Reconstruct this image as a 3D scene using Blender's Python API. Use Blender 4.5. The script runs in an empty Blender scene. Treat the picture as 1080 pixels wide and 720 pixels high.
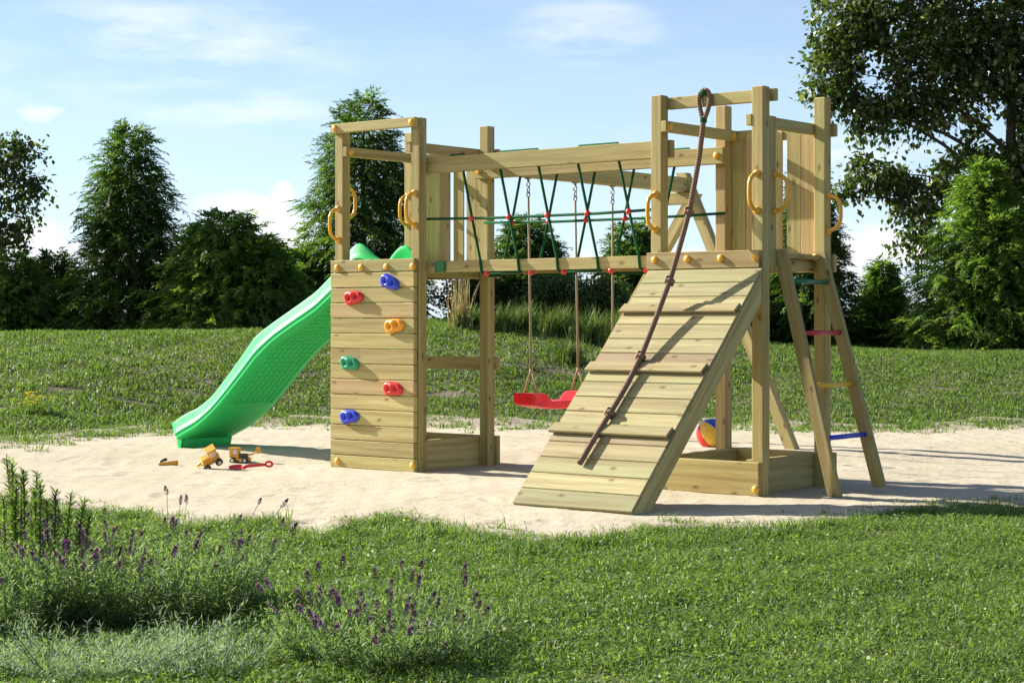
import bpy, math, random
import numpy as np
from mathutils import Vector, Matrix

random.seed(7)
RNG = np.random.default_rng(11)
scene = bpy.context.scene
COL = scene.collection

# ------------------------------------------------------------------ camera
FPX, PHI = 1971.66, 0.6836
CAM = np.array([8.3558, -8.4783, 0.9202])
HY = 338.94
RV = np.array([math.cos(PHI), math.sin(PHI), 0.0])
FV = np.array([-math.sin(PHI), math.cos(PHI), 0.0])
UV_ = np.array([0, 0, 1.0])
W, S, GX, H = 0.7205, 0.07, 2.4357, 2.164      # tower width, post size, second tower offset, height
cd = bpy.data.cameras.new('camera')
cam = bpy.data.objects.new('camera', cd)
COL.objects.link(cam)
cam.location = CAM
cam.rotation_euler = (math.pi / 2, 0, PHI)
cd.sensor_width = 36
cd.lens = 36 * FPX / 1080
cd.shift_y = -(360 - HY) / 1080
cd.clip_start = 0.1
cd.clip_end = 3000
scene.camera = cam


def up(x, y, ax, c):
    """real world point of a measured spot of the photograph, on the plane ax = c"""
    d = FV + RV * (x - 540) / FPX + UV_ * (HY - y) / FPX
    i = 'XYZ'.index(ax)
    return CAM + d * ((c - CAM[i]) / d[i])


# ------------------------------------------------------------------ light
LDIR = Vector((1.0, 0.16, -0.525)).normalized()
sun_az = math.atan2(-LDIR.x, -LDIR.y)
sun_el = math.asin(-LDIR.z)
sd = bpy.data.lights.new('sun', 'SUN')
sd.energy = 5.0
sd.angle = math.radians(0.55)
sd.color = (1.0, 0.94, 0.84)
sun = bpy.data.objects.new('sun', sd)
COL.objects.link(sun)
sun.rotation_euler = LDIR.to_track_quat('-Z', 'Y').to_euler()
sun.location = (-6, -2, 8)

scene.view_settings.view_transform = 'Standard'
scene.view_settings.look = 'None'
scene.view_settings.exposure = 1.27
scene.view_settings.gamma = 1.0
scene.render.engine = 'CYCLES'
scene.cycles.max_bounces = 6
scene.cycles.transparent_max_bounces = 8


# ------------------------------------------------------------------ node helpers
class NT:
    def __init__(self, tree):
        self.t = tree
        tree.nodes.clear()

    def n(self, typ, **kw):
        nd = self.t.nodes.new(typ)
        for k, v in kw.items():
            if k == 'inp':
                for kk, vv in v.items():
                    if isinstance(vv, bpy.types.NodeSocket):
                        self.t.links.new(vv, nd.inputs[kk])
                    else:
                        nd.inputs[kk].default_value = vv
            else:
                setattr(nd, k, v)
        return nd

    def math(self, op, a, b=None, c=None, clamp=False):
        nd = self.n('ShaderNodeMath', operation=op, use_clamp=clamp)
        for i, v in enumerate((a, b, c)):
            if v is None:
                continue
            if isinstance(v, bpy.types.NodeSocket):
                self.t.links.new(v, nd.inputs[i])
            else:
                nd.inputs[i].default_value = v
        return nd.outputs[0]

    def mix(self, fac, a, b, blend='MIX'):
        nd = self.n('ShaderNodeMix', data_type='RGBA', blend_type=blend)
        for i, v in ((0, fac), (6, a), (7, b)):
            if isinstance(v, bpy.types.NodeSocket):
                self.t.links.new(v, nd.inputs[i])
            else:
                nd.inputs[i].default_value = v if i == 0 else ((*v, 1.0) if len(v) == 3 else v)
        return nd.outputs[2]

    def ramp(self, fac, stops, interp='LINEAR'):
        nd = self.n('ShaderNodeValToRGB')
        cr = nd.color_ramp
        cr.interpolation = interp
        while len(cr.elements) < len(stops):
            cr.elements.new(0.5)
        for e, (p, c) in zip(cr.elements, stops):
            e.position = p
            e.color = (c, c, c, 1) if isinstance(c, (int, float)) else (*c, 1)
        self.t.links.new(fac, nd.inputs[0])
        return nd.outputs[0]

    def noise(self, vec, scale, detail=4, rough=0.55, w=None):
        nd = self.n('ShaderNodeTexNoise')
        nd.inputs['Scale'].default_value = scale
        nd.inputs['Detail'].default_value = detail
        nd.inputs['Roughness'].default_value = rough
        if vec is not None:
            self.t.links.new(vec, nd.inputs['Vector'])
        return nd.outputs[0]

    def mapping(self, vec, scale=(1, 1, 1), rot=(0, 0, 0), loc=(0, 0, 0)):
        nd = self.n('ShaderNodeMapping')
        nd.inputs['Scale'].default_value = scale
        nd.inputs['Rotation'].default_value = rot
        nd.inputs['Location'].default_value = loc
        self.t.links.new(vec, nd.inputs['Vector'])
        return nd.outputs[0]


def new_mat(name):
    m = bpy.data.materials.new(name)
    m.use_nodes = True
    return m, NT(m.node_tree)


def finish(nt, shader):
    o = nt.n('ShaderNodeOutputMaterial')
    nt.t.links.new(shader, o.inputs['Surface'])


def wood_mat(name, tint=(1, 1, 1)):
    m, t = new_mat(name)
    uv = t.n('ShaderNodeUVMap', uv_map='UVMap').outputs[0]
    at = t.n('ShaderNodeAttribute', attribute_name='pv')
    sep = t.n('ShaderNodeSeparateColor')
    t.t.links.new(at.outputs['Color'], sep.inputs[0])
    r, g, b = sep.outputs[0], sep.outputs[1], sep.outputs[2]
    warpn = t.noise(t.mapping(uv, (1.6, 5, 1)), 1.0, 2)
    grain = t.noise(t.mapping(uv, (0.9, 25, 1)), 1.0, 5, 0.62)
    fibre = t.noise(t.mapping(uv, (5, 210, 1)), 1.0, 3, 0.6)
    # long cathedral rings
    vv = t.n('ShaderNodeSeparateXYZ', inp={0: uv})
    ring_in = t.math('ADD', t.math('MULTIPLY', vv.outputs[1], 46.0), t.math('MULTIPLY', warpn, 6.5))
    ring = t.math('PINGPONG', ring_in, 1.0)
    ringf = t.ramp(ring, [(0.0, 1.0), (0.25, 0.35), (1.0, 0.0)])
    tone = t.noise(t.mapping(uv, (1.3, 2.2, 1)), 1.0, 3)
    base = t.mix(t.ramp(tone, [(0.3, 0.0), (0.7, 1.0)]), (0.61, 0.45, 0.165), (0.53, 0.465, 0.165))
    base = t.mix(t.math('MULTIPLY', r, 0.6), base, (0.67, 0.54, 0.245))
    pink = t.ramp(g, [(0.78, 0.0), (0.84, 0.8)])
    base = t.mix(pink, base, (0.58, 0.36, 0.19))
    green = t.ramp(b, [(0.7, 0.0), (0.9, 0.55)])
    base = t.mix(green, base, (0.44, 0.43, 0.16))
    # green preservative blotches
    blot = t.ramp(t.noise(t.mapping(uv, (2.2, 4.5, 1), loc=(3.7, 1.3, 0)), 1.0, 3), [(0.56, 0.0), (0.72, 0.5)])
    base = t.mix(blot, base, (0.42, 0.44, 0.17))
    base = t.mix(t.math('MULTIPLY', ringf, 0.55), base, (0.47, 0.31, 0.115))
    base = t.mix(t.ramp(grain, [(0.42, 0.0), (0.68, 0.9)]), base, (0.37, 0.235, 0.08))
    base = t.mix(t.ramp(fibre, [(0.5, 0.0), (0.8, 0.28)]), base, (0.72, 0.6, 0.36))
    vor = t.n('ShaderNodeTexVoronoi', voronoi_dimensions='2D', inp={'Vector': t.mapping(uv, (4.2, 8.5, 1)), 'Scale': 1.0})
    kn = t.ramp(vor.outputs['Distance'], [(0.035, 1.0), (0.065, 0.5), (0.13, 0.0)])
    ksel = t.n('ShaderNodeSeparateColor', inp={0: vor.outputs['Color']})
    kn = t.math('MULTIPLY', kn, t.ramp(ksel.outputs[0], [(0.45, 0.0), (0.5, 1.0)]))
    base = t.mix(t.math('MULTIPLY', kn, 0.85), base, (0.2, 0.09, 0.035))
    val = t.math('ADD', 0.78, t.math('MULTIPLY', t.math('FRACT', t.math('MULTIPLY', t.math('ADD', r, b), 7.31)), 0.36))
    cmbv = t.n('ShaderNodeCombineXYZ', inp={0: val, 1: val, 2: val}).outputs[0]
    base = t.mix(1.0, base, cmbv, 'MULTIPLY')
    base = t.mix(1.0, base, tint, 'MULTIPLY')
    bmp = t.n('ShaderNodeBump', inp={'Strength': 0.18, 'Distance': 0.004, 'Height': t.math('ADD', grain, fibre)})
    p = t.n('ShaderNodeBsdfPrincipled', inp={'Base Color': base, 'Roughness': 0.72, 'Normal': bmp.outputs[0]})
    p.inputs['Specular IOR Level'].default_value = 0.3
    finish(t, p.outputs[0])
    return m


def plastic(name, col, rough=0.35, spec=0.5, bump=0.0, trans=0.0):
    m, t = new_mat(name)
    tc = t.n('ShaderNodeTexCoord').outputs['Object']
    n1 = t.noise(tc, 9.0, 4)
    c = t.mix(t.ramp(n1, [(0.35, 0.0), (0.75, 0.25)]), col, tuple(min(1, v * 0.72 + 0.02) for v in col))
    rr = t.ramp(t.noise(tc, 60.0, 3), [(0.3, max(0.05, rough - 0.08)), (0.8, rough + 0.12)])
    p = t.n('ShaderNodeBsdfPrincipled', inp={'Base Color': c, 'Roughness': rr})
    p.inputs['Specular IOR Level'].default_value = spec
    if bump:
        b = t.n('ShaderNodeBump', inp={'Strength': bump, 'Distance': 0.002, 'Height': t.noise(tc, 220.0, 3)})
        t.t.links.new(b.outputs[0], p.inputs['Normal'])
    sh = p.outputs[0]
    if trans:
        tr = t.n('ShaderNodeBsdfTranslucent', inp={'Color': c})
        mx = t.n('ShaderNodeMixShader', inp={0: trans})
        t.t.links.new(sh, mx.inputs[1])
        t.t.links.new(tr.outputs[0], mx.inputs[2])
        sh = mx.outputs[0]
    finish(t, sh)
    return m


def leaf_mat(name, c0, c1, c2=None, trans=0.35, rough=0.55, spec=0.35):
    """c0..c1 spread by the per-leaf attribute; c2 = rare pale leaves"""
    m, t = new_mat(name)
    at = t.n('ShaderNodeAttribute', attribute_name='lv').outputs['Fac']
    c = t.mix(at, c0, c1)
    if c2:
        c = t.mix(t.ramp(at, [(0.9, 0.0), (0.97, 1.0)]), c, c2)
    p = t.n('ShaderNodeBsdfPrincipled', inp={'Base Color': c, 'Roughness': rough})
    p.inputs['Specular IOR Level'].default_value = spec
    tcol = t.mix(1.0, c, (1.35, 1.45, 0.6), 'MULTIPLY')
    tr = t.n('ShaderNodeBsdfTranslucent', inp={'Color': tcol})
    mx = t.n('ShaderNodeMixShader', inp={0: trans})
    t.t.links.new(p.outputs[0], mx.inputs[1])
    t.t.links.new(tr.outputs[0], mx.inputs[2])
    finish(t, mx.outputs[0])
    return m


def bark_mat(name, col):
    m, t = new_mat(name)
    tc = t.n('ShaderNodeTexCoord').outputs['Object']
    n1 = t.noise(t.mapping(tc, (14, 14, 3)), 1.0, 5)
    c = t.mix(n1, tuple(v * 0.5 for v in col), tuple(v * 1.4 for v in col))
    b = t.n('ShaderNodeBump', inp={'Strength': 0.5, 'Distance': 0.01, 'Height': n1})
    p = t.n('ShaderNodeBsdfPrincipled', inp={'Base Color': c, 'Roughness': 0.9, 'Normal': b.outputs[0]})
    finish(t, p.outputs[0])
    return m


def rope_mat(name, col, dark, per_m=90.0, strands=2.0):
    m, t = new_mat(name)
    uv = t.n('ShaderNodeUVMap', uv_map='UVMap').outputs[0]
    s = t.n('ShaderNodeSeparateXYZ', inp={0: uv})
    ph = t.math('ADD', t.math('MULTIPLY', s.outputs[0], per_m), t.math('MULTIPLY', s.outputs[1], strands))
    w = t.math('PINGPONG', ph, 0.5)
    f = t.math('MULTIPLY', w, 2.0)
    fib = t.noise(t.mapping(uv, (400, 30, 1)), 1.0, 2)
    c = t.mix(t.ramp(f, [(0.0, 0.0), (0.45, 1.0)]), dark, col)
    c = t.mix(t.math('MULTIPLY', fib, 0.35), c, tuple(v * 0.55 for v in col))
    b = t.n('ShaderNodeBump', inp={'Strength': 0.9, 'Distance': 0.006, 'Height': f})
    p = t.n('ShaderNodeBsdfPrincipled', inp={'Base Color': c, 'Roughness': 0.85, 'Normal': b.outputs[0]})
    p.inputs['Specular IOR Level'].default_value = 0.2
    finish(t, p.outputs[0])
    return m


M = {}
M['wood'] = wood_mat('treated_pine', (0.80, 0.85, 0.84))
M['wood_ramp'] = wood_mat('treated_pine_ramp', (0.65, 0.73, 0.86))
M['yellow'] = plastic('yellow_plastic', (0.78, 0.40, 0.035), 0.38)
M['toy_yellow'] = plastic('toy_yellow', (0.74, 0.36, 0.03), 0.4)
M['toy_dark'] = plastic('toy_dark_grey', (0.035, 0.035, 0.038), 0.5)
M['toy_pale'] = plastic('toy_pale', (0.72, 0.68, 0.58), 0.45)
M['red'] = plastic('red_plastic', (0.72, 0.03, 0.03), 0.35)
M['seat_red'] = plastic('seat_red', (0.95, 0.05, 0.06), 0.3, trans=0.3)
M['rung_red'] = plastic('rung_red', (0.5, 0.035, 0.04), 0.4)
M['blue'] = plastic('blue_plastic', (0.03, 0.06, 0.6), 0.35)
M['green_hold'] = plastic('green_hold', (0.02, 0.32, 0.16), 0.35)
M['rung_yellow'] = plastic('rung_yellow', (0.85, 0.5, 0.03), 0.4)
M['rung_green'] = plastic('rung_green', (0.008, 0.15, 0.06), 0.4)
M['orange'] = plastic('orange_plastic', (0.85, 0.36, 0.02), 0.35)
M['net_green'] = rope_mat('net_green', (0.018, 0.15, 0.045), (0.008, 0.07, 0.025), 140.0)
M['rope_brown'] = rope_mat('rope_brown', (0.29, 0.19, 0.13), (0.10, 0.062, 0.043), 62.0, 1.0)
M['rope_tan'] = rope_mat('rope_tan', (0.78, 0.62, 0.38), (0.6, 0.45, 0.25), 150.0)
M['metal'] = plastic('zinc_metal', (0.35, 0.32, 0.28), 0.35)
M['metal'].node_tree.nodes['Principled BSDF'].inputs['Metallic'].default_value = 0.8
M['green_block'] = plastic('green_block', (0.01, 0.13, 0.03), 0.4)
M['white'] = plastic('white_plastic', (0.8, 0.78, 0.72), 0.35)
M['bark'] = bark_mat('bark', (0.09, 0.065, 0.045))
M['bark_dark'] = bark_mat('bark_dark', (0.05, 0.038, 0.028))


def slide_material():
    m, t = new_mat('slide_green')
    tc = t.n('ShaderNodeTexCoord').outputs['Object']
    n1 = t.noise(tc, 5.0, 4)
    c = t.mix(n1, (0.035, 0.54, 0.14), (0.045, 0.62, 0.17))
    p = t.n('ShaderNodeBsdfPrincipled', inp={'Base Color': c, 'Roughness': 0.5})
    p.inputs['Specular IOR Level'].default_value = 0.14
    tr = t.n('ShaderNodeBsdfTranslucent', inp={'Color': c})
    mx = t.n('ShaderNodeMixShader', inp={0: 0.03})
    t.t.links.new(p.outputs[0], mx.inputs[1])
    t.t.links.new(tr.outputs[0], mx.inputs[2])
    finish(t, mx.outputs[0])
    return m


M['slide'] = slide_material()


# ------------------------------------------------------------------ objects and tags
def tag(o, label=None, cat=None, group=None, kind=None):
    if label:
        o['label'] = label
    if cat:
        o['category'] = cat
    if group:
        o['group'] = group
    if kind:
        o['kind'] = kind
    return o


def thing(name, label, cat, loc=(0, 0, 0), group=None):
    o = bpy.data.objects.new(name, None)
    o.empty_display_size = 0.1
    COL.objects.link(o)
    o.location = loc
    return tag(o, label, cat, group)


def link(name, me, parent=None, loc=(0, 0, 0), rot=None):
    o = bpy.data.objects.new(name, me)
    COL.objects.link(o)
    o.location = loc
    if rot is not None:
        o.rotation_euler = rot
    if parent is not None:
        o.parent = parent
    return o


# ------------------------------------------------------------------ mesh builder
class MB:
    def __init__(self, org=(0, 0, 0)):
        self.v, self.f, self.uv, self.pv, self.sm, self.mi = [], [], [], [], [], []
        self.org = np.array(org, float)

    def face(self, idx, uv=None, pv=(0.5, 0.5, 0.5), sm=False, mi=0):
        self.f.append(idx)
        self.uv.append(uv if uv is not None else [(0, 0)] * len(idx))
        self.pv.append(pv)
        self.sm.append(sm)
        self.mi.append(mi)

    def obox(self, c, ex, ey, ez, hx, hy, hz, ch=0.003, mi=0, pv=None):
        """chamfered box; ex runs along the grain"""
        c = np.array(c, float)
        ex, ey, ez = (np.array(e, float) / np.linalg.norm(e) for e in (ex, ey, ez))
        h = (hx, hy, hz)
        ch = min(ch, 0.45 * min(h))
        E = (ex, ey, ez)
        if pv is None:
            pv = (random.random(), random.random(), random.random())
        ou, ov = random.uniform(0, 60), random.uniform(0, 60)
        base = len(self.v)
        idx, loc = {}, []
        for sx in (-1, 1):
            for sy in (-1, 1):
                for sz in (-1, 1):
                    for ax in range(3):
                        s = (sx, sy, sz)
                        l = [s[i] * (h[i] - (0 if i == ax else ch)) for i in range(3)]
                        idx[(sx, sy, sz, ax)] = base + len(loc)
                        loc.append(l)
                        self.v.append(c + l[0] * ex + l[1] * ey + l[2] * ez)

        def uvs(ids, ax):
            r = []
            for i in ids:
                l = loc[i - base]
                if ax == 0:
                    r.append((ou + l[1] * 0.4, ov + l[2] * 0.6))
                elif ax == 1:
                    r.append((ou + l[0], ov + l[2] + 0.37))
                else:
                    r.append((ou + l[0], ov + l[1]))
            return r

        def add(ids, ax, outward):
            p = [self.v[i] for i in ids]
            nn = np.cross(p[1] - p[0], p[2] - p[0])
            if nn @ outward < 0:
                ids = ids[::-1]
            self.face(list(ids), uvs(ids, ax), pv, False, mi)

        for ax in range(3):
            a, b = [i for i in range(3) if i != ax]
            for s in (-1, 1):
                ids = []
                for (p, q) in ((-1, -1), (1, -1), (1, 1), (-1, 1)):
                    k = [0, 0, 0]
                    k[ax], k[a], k[b] = s, p, q
                    ids.append(idx[(*k, ax)])
                add(ids, ax, s * E[ax])
        for ax in range(3):                       # edge chamfers along axis ax
            a, b = [i for i in range(3) if i != ax]
            for p in (-1, 1):
                for q in (-1, 1):
                    k0, k1 = [0] * 3, [0] * 3
                    k0[ax], k1[ax] = -1, 1
                    k0[a] = k1[a] = p
                    k0[b] = k1[b] = q
                    ids = [idx[(*k0, a)], idx[(*k1, a)], idx[(*k1, b)], idx[(*k0, b)]]
                    add(ids, 1 if ax == 0 else a, p * E[a] + q * E[b])
        for sx in (-1, 1):
            for sy in (-1, 1):
                for sz in (-1, 1):
                    ids = [idx[(sx, sy, sz, 0)], idx[(sx, sy, sz, 1)], idx[(sx, sy, sz, 2)]]
                    add(ids, 0, sx * ex + sy * ey + sz * ez)
        return self

    def box(self, x0, x1, y0, y1, z0, z1, ch=0.003, mi=0, pv=None):
        d = [x1 - x0, y1 - y0, z1 - z0]
        c = ((x0 + x1) / 2, (y0 + y1) / 2, (z0 + z1) / 2)
        A = [(1, 0, 0), (0, 1, 0), (0, 0, 1)]
        o = sorted(range(3), key=lambda i: -d[i])
        return self.obox(c, A[o[0]], A[o[1]], A[o[2]], d[o[0]] / 2, d[o[1]] / 2, d[o[2]] / 2, ch, mi, pv)

    def beam(self, p, q, w, h, side, ch=0.003, mi=0, pv=None):
        """bar from p to q; w across `side`, h across the third direction"""
        p, q = np.array(p, float), np.array(q, float)
        ex = (q - p) / np.linalg.norm(q - p)
        sd_ = np.array(side, float)
        ey = sd_ - (sd_ @ ex) * ex
        ey /= np.linalg.norm(ey)
        ez = np.cross(ex, ey)
        return self.obox((p + q) / 2, ex, ey, ez, np.linalg.norm(q - p) / 2, w / 2, h / 2, ch, mi, pv)

    def prism(self, poly, axis_vec, mi=0, pv=None, grain=None):
        """poly: closed list of 3-D points; extruded by axis_vec"""
        poly = [np.array(p, float) for p in poly]
        av = np.array(axis_vec, float)
        n = len(poly)
        nn = np.cross(poly[1] - poly[0], poly[2] - poly[0])
        if nn @ av > 0:
            poly = poly[::-1]
        g = np.array(grain if grain is not None else poly[1] - poly[0], float)
        g /= np.linalg.norm(g)
        an = av / np.linalg.norm(av)
        o = np.cross(g, an)
        if pv is None:
            pv = (random.random(), random.random(), random.random())
        ou, ov = random.uniform(0, 60), random.uniform(0, 60)
        b = len(self.v)
        self.v += poly + [p + av for p in poly]

        def u(i, side):
            p = self.v[i]
            return (ou + p @ g, ov + (p @ an if side else p @ o))
        self.face([b + i for i in range(n)], [u(b + i, 0) for i in range(n)], pv, False, mi)
        self.face([b + n + i for i in range(n)][::-1], [u(b + n + i, 0) for i in range(n)][::-1], pv, False, mi)
        for i in range(n):
            j = (i + 1) % n
            ids = [b + j, b + i, b + n + i, b + n + j]
            self.face(ids, [u(k, 1) for k in ids], pv, False, mi)
        return self

    def tube(self, pts, r, n=8, caps=True, closed=False, mi=0, smooth=True, pv=(0.5, 0.5, 0.5)):
        P = [np.array(p, float) for p in pts]
        m = len(P)
        rr = r if hasattr(r, '__len__') else [r] * m
        T = []
        for i in range(m):
            if closed:
                t = P[(i + 1) % m] - P[(i - 1) % m]
            else:
                t = P[min(i + 1, m - 1)] - P[max(i - 1, 0)]
            T.append(t / (np.linalg.norm(t) + 1e-12))
        ref = np.array([0, 0, 1.0]) if abs(T[0][2]) < 0.9 else np.array([1.0, 0, 0])
        u = np.cross(ref, T[0])
        u /= np.linalg.norm(u)
        b = len(self.v)
        L = [0.0]
        for i in range(1, m):
            L.append(L[-1] + np.linalg.norm(P[i] - P[i - 1]))
        for i in range(m):
            u = u - (u @ T[i]) * T[i]
            u /= np.linalg.norm(u) + 1e-12
            w = np.cross(T[i], u)
            for k in range(n):
                a = 2 * math.pi * k / n
                self.v.append(P[i] + rr[i] * (math.cos(a) * u + math.sin(a) * w))
        last = m if closed else m - 1
        for i in range(last):
            j = (i + 1) % m
            for k in range(n):
                l = (k + 1) % n
                l1 = L[i + 1] if i + 1 < m else L[-1] + 0.01
                self.face([b + i * n + k, b + i * n + l, b + j * n + l, b + j * n + k],
                          [(L[i], k / n), (L[i], (k + 1) / n), (l1, (k + 1) / n), (l1, k / n)], pv, smooth, mi)
        if caps and not closed:
            self.face([b + k for k in range(n)][::-1], None, pv, False, mi)
            self.face([b + (m - 1) * n + k for k in range(n)], None, pv, False, mi)
        return self

    def lathe(self, prof, c=(0, 0, 0), ax=(0, 0, 1), n=16, mi=0, smooth=True):
        """prof: list of (radius, height) along ax"""
        ax = np.array(ax, float) / np.linalg.norm(ax)
        ref = np.array([0, 0, 1.0]) if abs(ax[2]) < 0.9 else np.array([1.0, 0, 0])
        u = np.cross(ref, ax)
        u /= np.linalg.norm(u)
        w = np.cross(ax, u)
        c = np.array(c, float)
        b = len(self.v)
        for (r, h) in prof:
            for k in range(n):
                a = 2 * math.pi * k / n
                self.v.append(c + ax * h + max(r, 1e-5) * (math.cos(a) * u + math.sin(a) * w))
        for i in range(len(prof) - 1):
            for k in range(n):
                l = (k + 1) % n
                self.face([b + i * n + k, b + i * n + l, b + (i + 1) * n + l, b + (i + 1) * n + k], None, (0.5,) * 3, smooth, mi)
        return self

    def grid(self, rows, closed_u=False, mi=0, smooth=True, flip=False):
        """rows: list of equal-length lists of points"""
        b = len(self.v)
        n = len(rows[0])
        for r in rows:
            for p in r:
                self.v.append(np.array(p, float))
        for i in range(len(rows) - 1):
            for k in range(n if closed_u else n - 1):
                l = (k + 1) % n
                ids = [b + i * n + k, b + i * n + l, b + (i + 1) * n + l, b + (i + 1) * n + k]
                if flip:
                    ids = ids[::-1]
                self.face(ids, [(k / n, i * 0.1)] * 4, (0.5,) * 3, smooth, mi)
        return b

    def mesh(self, name, mats):
        me = bpy.data.meshes.new(name)
        V = [tuple(np.asarray(p) - self.org) for p in self.v]
        me.from_pydata(V, [], self.f)
        for mt in (mats if isinstance(mats, (list, tuple)) else [mats]):
            me.materials.append(mt)
        uvl = me.uv_layers.new(name='UVMap')
        flat = [c for f in self.uv for p in f for c in p]
        uvl.data.foreach_set('uv', flat)
        at = me.attributes.new('pv', 'FLOAT_COLOR', 'FACE')
        at.data.foreach_set('color', [c for p in self.pv for c in (*p, 1.0)])
        me.polygons.foreach_set('use_smooth', self.sm)
        me.polygons.foreach_set('material_index', self.mi)
        me.update()
        return me

    def build(self, name, mats, parent=None, loc=(0, 0, 0), rot=None):
        return link(name, self.mesh(name, mats), parent, loc, rot)


def fast_mesh(name, verts, faces, mat, lv=None, smooth=False):
    """verts (N,3), faces list of int arrays of equal row length each: [(F,k), ...]; lv per face of each block"""
    me = bpy.data.meshes.new(name)
    verts = np.asarray(verts, np.float32)
    me.vertices.add(len(verts))
    me.vertices.foreach_set('co', verts.ravel())
    loops = np.concatenate([f.ravel() for f in faces]).astype(np.int32)
    counts = np.concatenate([np.full(len(f), f.shape[1], np.int32) for f in faces])
    starts = np.concatenate([[0], np.cumsum(counts)[:-1]]).astype(np.int32)
    me.loops.add(len(loops))
    me.loops.foreach_set('vertex_index', loops)
    me.polygons.add(len(counts))
    me.polygons.foreach_set('loop_start', starts)
    if smooth:
        me.polygons.foreach_set('use_smooth', np.ones(len(counts), bool))
    me.update(calc_edges=True)
    me.validate()
    if lv is not None:
        at = me.attributes.new('lv', 'FLOAT', 'FACE')
        at.data.foreach_set('value', np.concatenate(lv).astype(np.float32))
    me.materials.append(mat)
    return me


def norm(a):
    return a / (np.linalg.norm(a, axis=-1, keepdims=True) + 1e-9)


def leaf_cards(P, D, N, L, Wd, fold=0.25, wide=0.45):
    """one bent diamond per leaf -> verts, quads (two triangles' worth of shape with a folded midrib)"""
    D = norm(D)
    B = norm(np.cross(D, N))
    N = np.cross(B, D)
    L = np.asarray(L)[:, None]
    Wd = np.asarray(Wd)[:, None]
    v0 = P
    v1 = P + D * L * wide + B * Wd * 0.5 + N * L * fold * 0.25
    v2 = P + D * L - N * L * fold * 0.3
    v3 = P + D * L * wide - B * Wd * 0.5 + N * L * fold * 0.25
    V = np.stack([v0, v1, v2, v3], 1).reshape(-1, 3)
    F = np.arange(len(P) * 4, dtype=np.int32).reshape(-1, 4)
    return V, F


def blade_cards(P, Hh, Wd, lean, ang, face, curve=0.5):
    """grass blades: quad + tip triangle"""
    n = len(P)
    dx = np.stack([np.cos(ang), np.sin(ang), np.zeros(n)], 1)
    sx = np.stack([np.cos(face), np.sin(face), np.zeros(n)], 1) * (Wd * 0.5)[:, None]
    upv = np.array([0, 0, 1.0])[None]
    mid = P + dx * (lean * Hh * 0.35)[:, None] + upv * (Hh * 0.62)[:, None]
    tip = P + dx * (lean * Hh)[:, None] + upv * (Hh * (1 - 0.25 * np.clip(lean, 0, 2)))[:, None]
    V = np.stack([P - sx, P + sx, mid + sx * 0.8, mid - sx * 0.8, tip], 1).reshape(-1, 3)
    b = np.arange(n, dtype=np.int32)[:, None] * 5
    Q = b + np.array([[0, 1, 2, 3]], np.int32)
    T = b + np.array([[3, 2, 4]], np.int32)
    return V, Q, T


# ------------------------------------------------------------------ terrain
def ss(x):
    x = np.clip(x, 0, 1)
    return x * x * (3 - 2 * x)


def fnoise(x, y, sc=1.0, seed=0):
    """cheap smooth noise, about -1..1"""
    r = np.random.default_rng(seed)
    o = np.zeros_like(np.asarray(x, float))
    for k in range(7):
        a = r.uniform(0, 2 * math.pi)
        fq = sc * (1.0 + 0.55 * k) * r.uniform(0.8, 1.2)
        o = o + np.sin((x * math.cos(a) + y * math.sin(a)) * fq + r.uniform(0, 6.28)) / (1 + 0.45 * k)
    return o / 2.3


PX = lambda x: (x - 540) / FPX
TB_X = [PX(v) for v in (-500, 0, 100, 170, 300, 420, 540, 700, 850, 900, 1060, 1500)]
TB_T = [13.2, 13.6, 14.3, 15.0, 16.2, 16.0, 15.6, 16.3, 15.4, 15.2, 15.7, 15.5]
ZC_X = [PX(v) for v in (-600, 0, 200, 340, 460, 600, 760, 850, 960, 1080, 1600)]
ZC_Z = [0.78, 0.775, 0.80, 0.80, 0.93, 0.84, 0.70, 0.60, 0.56, 0.54, 0.5]
TF_X = [PX(v) for v in (-500, -100, 0, 160, 215, 262, 300, 335, 365, 420, 490, 560, 620, 680, 730, 760, 835, 880, 925, 965, 1080, 1300, 1700)]
TF_Y = [500, 515, 527, 548, 556, 549, 553, 570, 553, 545, 560, 569, 567, 558, 553, 558, 560, 549, 543, 535, 532, 525, 500]
TF_T = [0.9202 * FPX / (y - HY) for y in TF_Y]


def tb(a):
    return np.interp(a, TB_X, TB_T)


def tfront(a):
    return np.interp(a, TF_X, TF_T)


def zcrest(a):
    return np.interp(a, ZC_X, ZC_Z)


def terrain_rt(r, t):
    r, t = np.asarray(r, float), np.asarray(t, float)
    a = np.clip(r / np.maximum(t, 3.0), -0.6, 0.6)
    z = 0.045 * ss((t - 11.95) / 0.85)
    b = tb(a) + 0.15 * fnoise(r, t, 1.1, 3)
    z = z + (zcrest(a) - 0.045) * ss((t - b) / (21.6 - b)) ** 0.9
    z = z + 0.025 * fnoise(r, t, 1.6, 5) * ss((t - b) / 2.0) - 0.6 * ss((t - 32) / 60)
    z = z + 0.010 * fnoise(r, t, 2.2, 9) * (1 - ss((t - 8.3) / 0.8))
    return z - 0.014


def rt2xy(r, t):
    r, t = np.asarray(r, float), np.asarray(t, float)
    return CAM[0] + r * RV[0] + t * FV[0], CAM[1] + r * RV[1] + t * FV[1]


def spot(xpx, t):
    """ground point in the photograph's column xpx at depth t"""
    r = PX(xpx) * t
    X, Y = rt2xy(r, t)
    return np.array([float(X), float(Y), float(terrain_rt(r, t))])


def ground_at(X, Y):
    d = np.array([X, Y, 0]) - CAM
    return float(terrain_rt(d @ RV, d @ FV))


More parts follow.
